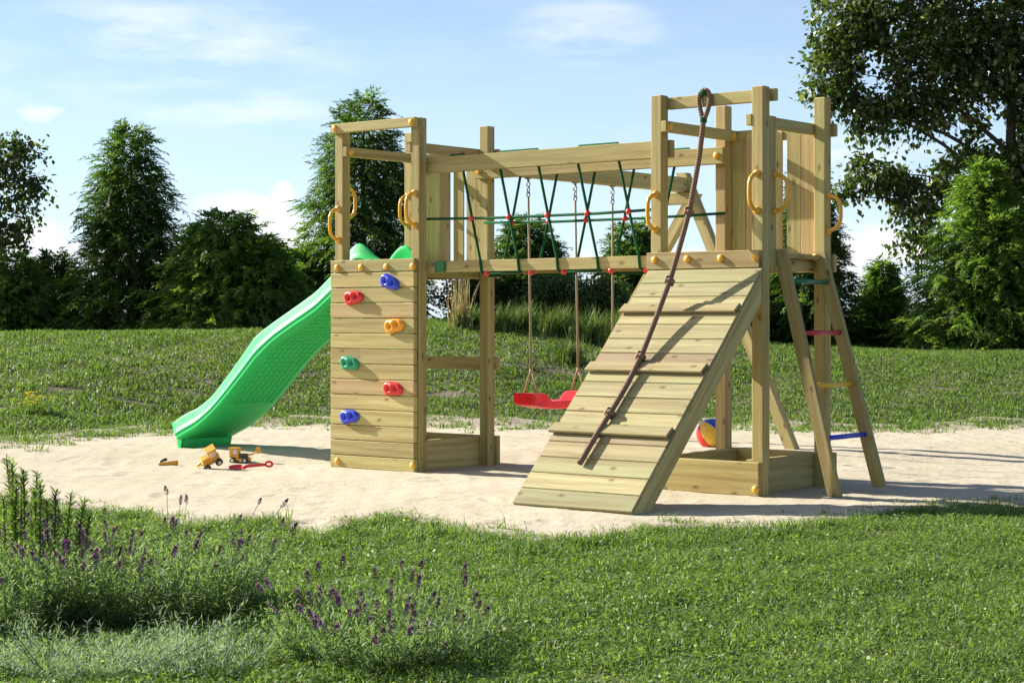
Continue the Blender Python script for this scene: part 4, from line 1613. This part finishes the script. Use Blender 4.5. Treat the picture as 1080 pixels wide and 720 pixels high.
conifer('tall dark cone-shaped conifer standing alone on the bank between the left edge and the slide', 137, 21.6, 135, 60, 101, 2100, 'cone')
conifer('wide bushy green conifer directly behind the slide, lower than its neighbours', 238, 21.0, 226, 78, 102, 1900, 'round', 'conifer_light', 5)
conifer('shaded bushy conifer in the gap between the wide bushy one and the tallest one', 315, 22.4, 262, 60, 114, 1300, 'round', 'conifer_light', 3)
conifer('tallest conifer, rising behind the tower with the climbing wall', 383, 22.4, 101, 76, 103, 2600, 'cone')
conifer('low dark conifer at the left edge under the overhanging branch', 12, 21.8, 268, 52, 104, 900, 'round', 'conifer_light', 2)
conifer('small pointed dark conifer beside the tall lone one, on its left', 57, 22.6, 268, 36, 105, 800, 'cone')
conifer('dark conifer half hidden behind the tower with the ladder', 852, 22.0, 172, 58, 106, 1700, 'taper')
conifer('small lighter conifer in the gap right of the ladder', 931, 22.4, 277, 36, 107, 900, 'taper', 'conifer_light', 1)
conifer('large bright green conifer at the right edge under the leafy tree', 1038, 21.2, 172, 100, 108, 2500, 'taper', 'conifer_light', 3)
conifer('dark irregular conifer seen through the rope net, left of the swings', 556, 22.8, 232, 52, 109, 1400, 'cone', 'conifer', 3)
conifer('dark conifer seen through the rope net behind the farther swing rope', 668, 22.8, 238, 50, 110, 1400, 'cone', 'conifer', 3)
conifer('low round conifer on the bank seen between the legs of the ramp tower', 770, 22.6, 272, 62, 111, 1200, 'round', 'conifer_light', 3)


def shrub(label, xpx, t_, ytop, halfw, seed, n=5200, mat='shrub'):
    r_ = np.random.default_rng(seed)
    t_ = t_ + 2.0
    root, base = tree_root('shrub', label, 'shrub', xpx, t_, 'shrubs behind the net bridge')
    h = CAM[2] + (HY - ytop) * t_ / FPX - base[2]
    R = halfw * t_ / FPX
    mb = MB(base)
    tips = []
    for i in range(26):
        a, q = r_.uniform(0, 6.283), r_.uniform(0.2, 1.0)
        hh = h * math.sqrt(max(0.05, 1 - 0.75 * q * q)) * r_.uniform(0.8, 1.02)
        tip = base + np.array([R * q * math.cos(a), R * q * math.sin(a), hh])
        mid = base + np.array([R * q * 0.45 * math.cos(a), R * q * 0.45 * math.sin(a), hh * 0.6])
        mb.tube([base + (0.03 * math.cos(a), 0.03 * math.sin(a), 0), mid, tip], [0.012, 0.008, 0.003], 5)
        tips.append((mid, tip))
    mb.build('stems', M['bark'], root)
    idx = r_.integers(0, len(tips), n)
    A = np.array([q[0] for q in tips])[idx]
    B = np.array([q[1] for q in tips])[idx]
    s_ = r_.random(n)[:, None]
    P = A * (1 - s_) + B * s_ + r_.normal(0, 0.075, (n, 3)) * (0.6 + R)
    low = r_.random(n) < 0.3
    P[low, 2] = base[2] + (P[low, 2] - base[2]) * r_.random(low.sum())
    D = norm(r_.normal(0, 1, (n, 3)) + np.array([0, 0, 0.25]))
    LL = r_.uniform(0.045, 0.085, n)
    V, F = leaf_cards(P, D, r_.normal(0, 0.6, (n, 3)) + np.array([0, 0, 1.0]), LL, LL * 0.42)
    leaf_obj('foliage', V, F, M[mat], np.clip(r_.normal(0.45, 0.22, n), 0, 1), root, base)


shrub('dense dark leafy shrub behind the post with the net rope tied to it', 500, 23.0, 282, 42, 201)
shrub('dense grey-green shrub behind the near swing ropes', 590, 22.2, 286, 46, 202)
shrub('leafy shrub on the bank just left of the ramp top', 636, 22.0, 290, 40, 203)
shrub('low dark shrub on the bank behind the upper ramp boards', 720, 22.0, 300, 50, 204)

# leafy deciduous trees


def leafy_tree(label, xpx, t_, trunk_r, lean, blobs, nleaf_r, leaf, seed, dmul=1.0, dens=1.9):
    """blobs: (x px, y px, rx px, ry px, weight) crown masses at the depth of the tree"""
    r_ = np.random.default_rng(seed)
    root, base = tree_root('deciduous_tree', label, 'tree', xpx, t_)
    s_ = t_ / FPX

    def P_(x, y, dz=0.0):
        r = (x - 540) * s_
        X, Y = rt2xy(r, t_ + dz)
        return np.array([float(X), float(Y), CAM[2] + (HY - y) * s_])
    top = P_(xpx + lean, min(b[1] for b in blobs) + 40)
    tp_ = [base, base + (top - base) * 0.3 + (0.03, 0, 0), base + (top - base) * 0.6 - (0.02, 0.03, 0), top]
    tp_ = smooth(resample(tp_, 24), 3)
    mb = MB(base)
    mb.tube(tp_, np.linspace(trunk_r, trunk_r * 0.2, 24), 9)
    limbs = []
    cents, dirs = [], []
    for (x, y, rx, ry, wt) in blobs:
        c = P_(x, y)
        R3 = np.array([rx * s_, 0.75 * (rx + ry) / 2 * s_ * dmul, ry * s_])
        n = int(wt * dens)
        u = norm(r_.normal(0, 1, (n, 3))) * (r_.random(n) ** 0.42)[:, None]
        loc = u * R3
        cents.append(c + loc[:, :1] * RV + loc[:, 1:2] * FV + loc[:, 2:3] * UV_)
        dirs.append(u[:, :1] * RV + u[:, 1:2] * FV + u[:, 2:3] * UV_)
        # one to three limbs into every mass
        for q in range(1 + int(wt > 120) + int(wt > 300) * 2):
            e = c + (r_.uniform(-0.55, 0.55) * R3[0]) * RV + r_.uniform(-0.5, 0.5) * R3[1] * FV + r_.uniform(-0.4, 0.5) * R3[2] * UV_
            ti = int(np.argmin(np.abs(tp_[:, 2] - (e[2] - 0.55 * np.linalg.norm(e[:2] - base[:2])))))
            ti = min(max(ti, 6), 21)
            s0 = tp_[ti]
            m1 = s0 + (e - s0) * 0.35 + UV_ * 0.10 * np.linalg.norm(e - s0)
            m2 = s0 + (e - s0) * 0.72 + UV_ * 0.09 * np.linalg.norm(e - s0) + r_.normal(0, 0.06, 3)
            L = smooth(resample([s0, m1, m2, e], 16), 2)
            mb.tube(L, np.linspace(trunk_r * 0.30, 0.006, 16), 6)
            limbs.append(L)
    LP = np.concatenate(limbs + [tp_[8:]])
    C, U = np.concatenate(cents), np.concatenate(dirs)
    keep = fnoise(C[:, 0] * 1.0 + C[:, 1] * 0.6, C[:, 2], 3.2, seed) > -0.6
    C, U = C[keep], U[keep]
    n = len(C)
    # twigs
    tv = []
    for i in range(n):
        d2 = np.sum((LP - C[i]) ** 2, 1)
        j = int(np.argmin(d2))
        if i % 2 == 0:
            a_ = LP[j]
            mdl = (a_ + C[i]) / 2 + (0, 0, 0.05 * math.sqrt(d2[j]))
            mb.tube([a_, mdl, C[i]], [0.007, 0.005, 0.0025], 4, caps=False)
        tv.append(norm(C[i] - LP[j]))
    tv = np.array(tv)
    mb.build('trunk', M['bark'], root)
    k_ = nleaf_r
    td = norm(tv + 0.5 * U + np.array([0, 0, -0.25]) + r_.normal(0, 0.35, (n, 3)))
    ln = r_.uniform(0.22, 0.42, n)
    sx = r_.random((n, k_))
    pos = C[:, None] + td[:, None] * ((sx - 0.4) * ln[:, None])[..., None] + r_.normal(0, 0.05, (n, k_, 3))
    pos[..., 2] -= 0.07 * sx ** 2
    D = norm(td[:, None] * 0.5 + r_.normal(0, 0.6, (n, k_, 3)) + np.array([0, 0, -0.55]))
    Nn = r_.normal(0, 0.55, (n, k_, 3)) + np.array([0, 0, 1.0])
    LL = (leaf * r_.uniform(0.7, 1.2, (n, k_))).ravel()
    V, F = leaf_cards(pos.reshape(-1, 3), D.reshape(-1, 3), Nn.reshape(-1, 3), LL, LL * r_.uniform(0.6, 0.78, len(LL)), 0.2, 0.42)
    lv = np.clip(r_.normal(0.42, 0.2, len(LL)), 0, 0.89)
    lv[r_.random(len(lv)) < 0.09] = 1
    leaf_obj('crown', V, F, M['broad'], lv, root, base)


leafy_tree('large leafy deciduous tree overhanging the right edge above the bright conifer', 1062, 26.5, 0.13, 10,
           [(985, 45, 120, 62, 330), (900, 70, 52, 55, 120), (915, 12, 62, 45, 110), (1085, 60, 110, 80, 330), (1000, -70, 190, 80, 330), (1180, 40, 130, 140, 280),
            (905, 115, 42, 30, 50), (965, 118, 60, 26, 75), (935, 187, 48, 17, 46), (900, 170, 22, 10, 10), (985, 215, 52, 26, 60), (965, 255, 26, 20, 20), (890, 205, 18, 10, 8),
            (1065, 165, 55, 55, 150), (1030, 185, 50, 36, 80), (1150, 190, 90, 80, 140), (870, 100, 26, 14, 12)], 12, 0.096, 301)
leafy_tree('leafy deciduous branches reaching in from the left edge against the sky', -75, 25.5, 0.12, 0,
           [(-80, 195, 75, 70, 220), (0, 168, 40, 26, 80), (24, 152, 20, 12, 20), (15, 205, 32, 24, 42), (38, 195, 16, 14, 12), (8, 245, 28, 20, 34), (30, 262, 10, 8, 4), (-20, 250, 40, 35, 70), (-95, 135, 60, 40, 70)], 11, 0.082, 302, 1.0, 1.15)


# tall ornamental grasses on the crest
def arc_blades(P, az, L, wd, lean, seg=5):
    """long drooping blades as ribbons"""
    n = len(P)
    rows = []
    d = np.stack([np.cos(az), np.sin(az), np.zeros(n)], 1)
    s = np.stack([-np.sin(az), np.cos(az), np.zeros(n)], 1)
    for q in range(seg + 1):
        f = q / seg
        out = lean * L * f ** 1.7
        upz = L * (f - 0.42 * lean * f ** 2.4)
        c = P + d * out[:, None] + np.array([0, 0, 1.0]) * upz[:, None]
        w_ = wd * (1 - 0.92 * f ** 1.5) * 0.5
        rows.append(c - s * w_[:, None])
        rows.append(c + s * w_[:, None])
    V = np.stack(rows, 1)
    m = (seg + 1) * 2
    b = np.arange(n, dtype=np.int32)[:, None] * m
    F = np.concatenate([b + np.array([[2 * q, 2 * q + 1, 2 * q + 3, 2 * q + 2]], np.int32) for q in range(seg)])
    return V.reshape(-1, 3), F


def grass_clump(label, xpx, t_, hgt, seed, n=260, spread=0.11, mat='tall_grass', group='ornamental grasses on the bank'):
    r_ = np.random.default_rng(seed)
    root, base = tree_root('ornamental_grass', label, 'grass clump', xpx, t_, group)
    base[2] += 0.04
    P = base + np.stack([r_.normal(0, spread * 0.5, n), r_.normal(0, spread * 0.5, n), np.zeros(n)], 1)
    V, F = arc_blades(P, r_.uniform(0, 6.283, n), hgt * r_.uniform(0.6, 1.15, n), r_.uniform(0.008, 0.015, n), r_.uniform(0.1, 0.95, n))
    lv = np.clip(r_.normal(0.45, 0.25, n), 0, 1)
    base[2] -= 0.04
    leaf_obj('blades', V, F, M[mat], np.tile(lv, 5), root, base)
    return root, base


for lab, x, t_, hh, sd_ in (('tall drooping grass clump just right of the straw-coloured one', 530, 20.6, 0.42, 401),
                            ('ornamental grass clump left of the near swing rope', 552, 20.9, 0.46, 402),
                            ('ornamental grass clump between the two ropes of the red swing', 585, 20.4, 0.48, 403),
                            ('broad ornamental grass clump just right of the red swing', 622, 20.2, 0.50, 404),
                            ('ornamental grass clump beside the left edge of the ramp', 652, 20.5, 0.48, 405),
                            ('small ornamental grass clump nearest the slope, below the others', 600, 19.0, 0.34, 406),
                            ('low ornamental grass clump behind the post of the climbing wall tower', 500, 21.0, 0.34, 407),
                            ('ornamental grass clump mostly behind the ramp boards', 690, 20.6, 0.44, 408)):
    grass_clump(lab, x, t_, hh * 0.85, sd_, 320, 0.15)
root, base = grass_clump('clump of upright straw-coloured stems on the bank seen under the bridge', 487, 20.7, 0.3, 410, 120, 0.1)
r_ = np.random.default_rng(411)
n = 70
P = base + np.stack([r_.normal(0, 0.06, n), r_.normal(0, 0.06, n), np.full(n, 0.04)], 1)
V, F = arc_blades(P, r_.uniform(0, 6.283, n), r_.uniform(0.42, 0.78, n), np.full(n, 0.011), r_.uniform(0.02, 0.28, n))
leaf_obj('stems', V, F, M['straw'], np.tile(r_.random(n), 5), root, base)

# yellow flowering plant on the bank
root, base = tree_root('yellow_flower_plant', 'patch of small yellow flowers on the grass bank near the left edge', 'flowers', 33, 15.6)
r_ = np.random.default_rng(420)
n = 240
P = base + np.array([0, 0, 0.04]) + RV * r_.normal(0, 0.085, n)[:, None] + FV * r_.normal(0, 0.09, n)[:, None]
for i in range(n):
    P[i, 2] = ground_at(P[i, 0], P[i, 1])
V, F = arc_blades(P, r_.uniform(0, 6.283, n), r_.uniform(0.05, 0.12, n), np.full(n, 0.009), r_.uniform(0.1, 0.8, n), 3)
leaf_obj('leaves', V, F, M['bank'], np.tile(r_.random(n) * 0.85, 3), root, base)
for i in range(52):
    p = P[i] + (0, 0, r_.uniform(0.04, 0.17))
    k_ = 6
    a = np.linspace(0, 6.283, k_, endpoint=False)
    D = np.stack([np.cos(a), np.sin(a), np.full(k_, 0.45)], 1)
    V, F = leaf_cards(np.repeat(p[None], k_, 0), D, np.array([[0, 0, 1.0]] * k_), np.full(k_, 0.022), np.full(k_, 0.017))
    leaf_obj('flower', V, F, M['yellow_petal'], np.full(k_, 0.5), root, base)

# ------------------------------------------------------------------ plants in the foreground
spikes = []
for v in range(3):
    r_ = np.random.default_rng(500 + v)
    n = 110
    f = r_.random(n)
    a = r_.uniform(0, 6.283, n)
    rad = 0.0034 * np.sin(np.clip(f, 0.03, 0.97) * math.pi) ** 0.6 + 0.0005
    hL = 0.024 + 0.004 * v
    P = np.stack([rad * np.cos(a), rad * np.sin(a), f * hL], 1)
    D = np.stack([np.cos(a), np.sin(a), 0.5 + f], 1)
    LL = r_.uniform(0.0035, 0.0058, n)
    V, F = leaf_cards(P, D, np.stack([np.zeros(n), np.zeros(n), np.ones(n)], 1), LL, LL * 0.75)
    # little tuft of paler bracts at the top
    a2 = np.linspace(0, 6.283, 7, endpoint=False)
    V2, F2 = leaf_cards(np.repeat(np.array([[0, 0, hL * 0.95]]), 7, 0), np.stack([0.35 * np.cos(a2), 0.35 * np.sin(a2), np.ones(7)], 1),
                        np.stack([np.cos(a2), np.sin(a2), np.zeros(7)], 1), np.full(7, 0.010), np.full(7, 0.0035))
    me = fast_mesh('flower_spike', np.concatenate([V, V2]), [np.concatenate([F, F2 + len(V)])], M['lav_flower'],
                   [np.concatenate([np.clip(r_.normal(0.4, 0.25, n), 0, 0.88), np.full(7, 1.0)])])
    spikes.append(me)


def leafy_stems(r_, base_pts, dirs, lens, per_m, leaf, width, angle, curve=0.25, lead=0.0):
    """leaves set all along a bunch of stems; returns leaf cards and the stem curves"""
    Pp, Dd = [], []
    curves = []
    for b, d, L in zip(base_pts, dirs, lens):
        seg = 6
        pts = []
        for q in range(seg + 1):
            f = q / seg
            dd = d * (1 - curve * f) + np.array([0, 0, 1.0]) * curve * f
            pts.append(b + dd * L * f)
        curves.append(pts)
        m = int(per_m * L)
        f = np.linspace(lead, 1.0, m)
        arr = np.array(pts)
        pos = np.stack([np.interp(f * seg, np.arange(seg + 1), arr[:, i]) for i in range(3)], 1)
        ax = norm(arr[-1] - arr[0])
        a = r_.uniform(0, 6.283, m)
        u_ = norm(np.cross(ax, (0.3, 1, 0.2)))
        v_ = np.cross(ax, u_)
        Pp.append(pos)
        Dd.append(np.cos(a)[:, None] * u_ + np.sin(a)[:, None] * v_ + ax * angle)
    P, D = np.concatenate(Pp), np.concatenate(Dd)
    n = len(P)
    LL = leaf * r_.uniform(0.6, 1.2, n)
    V, F = leaf_cards(P, norm(D + r_.normal(0, 0.15, (n, 3))), r_.normal(0, 0.4, (n, 3)) + np.array([0, 0, 1.0]), LL, width * r_.uniform(0.8, 1.25, n), 0.2, 0.5)
    return V, F, curves


def dome(r_, n, c, rx, ry, hgt, spread=0.6):
    """stem feet and directions of a rounded bush"""
    a = r_.uniform(0, 6.283, n)
    q = np.sqrt(r_.random(n))
    off = (q * np.cos(a))[:, None] * RV * rx + (q * np.sin(a))[:, None] * FV * ry
    feet = c + off * 0.55
    for i in range(n):
        feet[i, 2] = ground_at(feet[i, 0], feet[i, 1]) - 0.01
    d = np.array([0, 0, 1.0]) * hgt + off * spread
    return feet, norm(d), np.linalg.norm(d, axis=1), q


def make_lavender(label, xpx, t_, rx, ry, hgt, nst, nfl, seed, fh=(0.03, 0.12)):
    r_ = np.random.default_rng(seed)
    p = spot(xpx, t_)
    root = thing('lavender_bush', label, 'lavender bush', tuple(p), 'lavender bushes in the lawn')
    feet, d, L, q = dome(r_, nst, p, rx, ry, hgt, 0.75)
    L = L * r_.uniform(0.6, 1.08, nst) * (1 - 0.25 * q)
    d = norm(d + r_.normal(0, 0.12, (nst, 3)))
    V, F, curves = leafy_stems(r_, feet, d, L, 150, 0.026, 0.0042, 0.75)
    leaf_obj('foliage', V, F, M['lav_leaf'], np.clip(r_.normal(0.45, 0.25, len(F)), 0, 1), root, p)
    mb = MB(p)
    fl = r_.choice(nst, nfl, replace=False)
    for c in curves[::3]:
        mb.tube(c[::2], [0.0022, 0.0016, 0.0012, 0.001][:len(c[::2])], 4, caps=False)
    tips = []
    for i in fl:
        c = curves[i]
        if r_.random() < 0.55:
            cut = int(r_.integers(4, 7))
            c = [c[0] + (v - c[0]) * cut / 7 for v in c]
        tip = c[-1] + norm(d[i] * 0.7 + np.array([0, 0, 0.6]) + r_.normal(0, 0.12, 3)) * r_.uniform(*fh)
        mb.tube([c[3], c[-1], tip], 0.0011, 4, caps=False)
        tips.append((tip, norm(tip - c[-1])))
    mb.build('stems', M['lav_leaf'], root)
    for i, (tip, ax) in enumerate(tips):
        o = link('flower_spike', spikes[i % 3], root, tuple(tip - p), Vector(norm(ax + r_.normal(0, 0.1, 3))).to_track_quat('Z', 'Y').to_euler())
        s = r_.uniform(0.85, 1.3)
        o.scale = (s, s, s)
    return root


make_lavender('large lavender bush with dark purple spikes at the left, beside the sand', 138, 6.0, 0.54, 0.5, 0.23, 950, 100, 601, (0.01, 0.12))
make_lavender('smaller lavender bush low in the lawn at the bottom centre, purple spikes', 400, 5.25, 0.38, 0.46, 0.12, 620, 66, 602, (0.02, 0.08))
make_lavender('low lavender plant at the left edge beneath the rosemary', 25, 5.7, 0.24, 0.3, 0.21, 330, 20, 603)

# rosemary: upright leafy shoots
r_ = np.random.default_rng(610)
p = spot(40, 6.35)
root = thing('rosemary_bush', 'upright rosemary shoots at the left edge, taller than the lavender', 'rosemary', tuple(p))
tips = [(12, 0.46), (20, 0.49), (28, 0.43), (6, 0.42), (45, 0.41), (60, 0.37), (36, 0.34), (76, 0.36), (88, 0.34), (-8, 0.44), (52, 0.33), (100, 0.28), (2, 0.34), (16, 0.40), (24, 0.44), (33, 0.38), (68, 0.30), (-4, 0.36), (10, 0.36)]
feet, dirs, lens = [], [], []
for x, hh in tips:
    f = spot(40 + (x - 40) * 0.75 + r_.uniform(-3, 3), 6.35 + r_.uniform(-0.15, 0.15))
    feet.append(f)
    dirs.append(norm(np.array([0, 0, 1.0]) + RV * (x - 40) * 0.0022 + r_.normal(0, 0.05, 3)))
    lens.append(hh * r_.uniform(0.95, 1.02))
V, F, curves = leafy_stems(r_, feet, dirs, lens, 780, 0.032, 0.005, 0.9, 0.05)
leaf_obj('foliage', V, F, M['rosemary'], np.clip(r_.normal(0.5, 0.22, len(F)), 0, 1), root, p)
mb = MB(p)
for c in curves:
    mb.tube(c, 0.003, 5, caps=False)
mb.build('stems', M['bark'], root)

# silvery feathery plant in the bottom left corner
for lab, x, t_, rx, hh, ns_, sd_ in (('silvery grey-green feathery plant filling the bottom left corner', 95, 5.0, 0.36, 0.085, 300, 620),
                                     ('small silvery feathery plant right of the larger one at the bottom edge', 215, 5.0, 0.20, 0.065, 130, 621)):
    r_ = np.random.default_rng(sd_)
    p = spot(x, t_)
    root = thing('silver_plant', lab, 'plant', tuple(p), 'silvery plants at the bottom edge')
    feet, d, L, q = dome(r_, ns_, p, rx, 0.22, hh, 0.8)
    d = norm(d + r_.normal(0, 0.3, (ns_, 3)))
    V, F, curves = leafy_stems(r_, feet, d, L * r_.uniform(0.6, 1.1, ns_), 230, 0.026, 0.0024, 0.7, 0.05)
    leaf_obj('foliage', V, F, M['silver'], np.clip(r_.normal(0.45, 0.28, len(F)), 0, 1), root, p)
    mb = MB(p)
    for c in curves[::3]:
        mb.tube(c[::3], 0.0013, 4, caps=False)
    mb.build('stems', M['lav_leaf'], root)

# sprouts at the edge of the sand
for lab, x, t_, hh in (('tiny green weed in the sand in front of the ladder foot', 828, 8.95, 0.05),
                       ('small weed sprout in the sand between the ladder and the right end of the lawn', 872, 8.9, 0.07),
                       ('thin weed at the bare gap in the lawn edge by the lavender', 352, 8.15, 0.08),
                       ('weed sprout at the lawn edge below the left corner of the ramp', 545, 8.1, 0.06),
                       ('leafy weed at the tip of lawn beside the ramp foot', 655, 8.15, 0.06),
                       ('weed tuft at the sand edge near the left lavender', 300, 8.6, 0.09)):
    r_ = np.random.default_rng(700 + x)
    p = spot(x, t_)
    root = thing('weed_sprout', lab, 'weed', tuple(p), 'weeds at the edge of the sand')
    n = 16
    P = p + np.stack([r_.normal(0, 0.02, n), r_.normal(0, 0.02, n), np.zeros(n)], 1)
    V, F = arc_blades(P, r_.uniform(0, 6.283, n), hh * r_.uniform(0.6, 1.2, n), np.full(n, 0.006), r_.uniform(0.1, 0.9, n), 3)
    leaf_obj('blades', V, F, M['lawn'], np.tile(r_.random(n) * 0.85, 3), root, p)
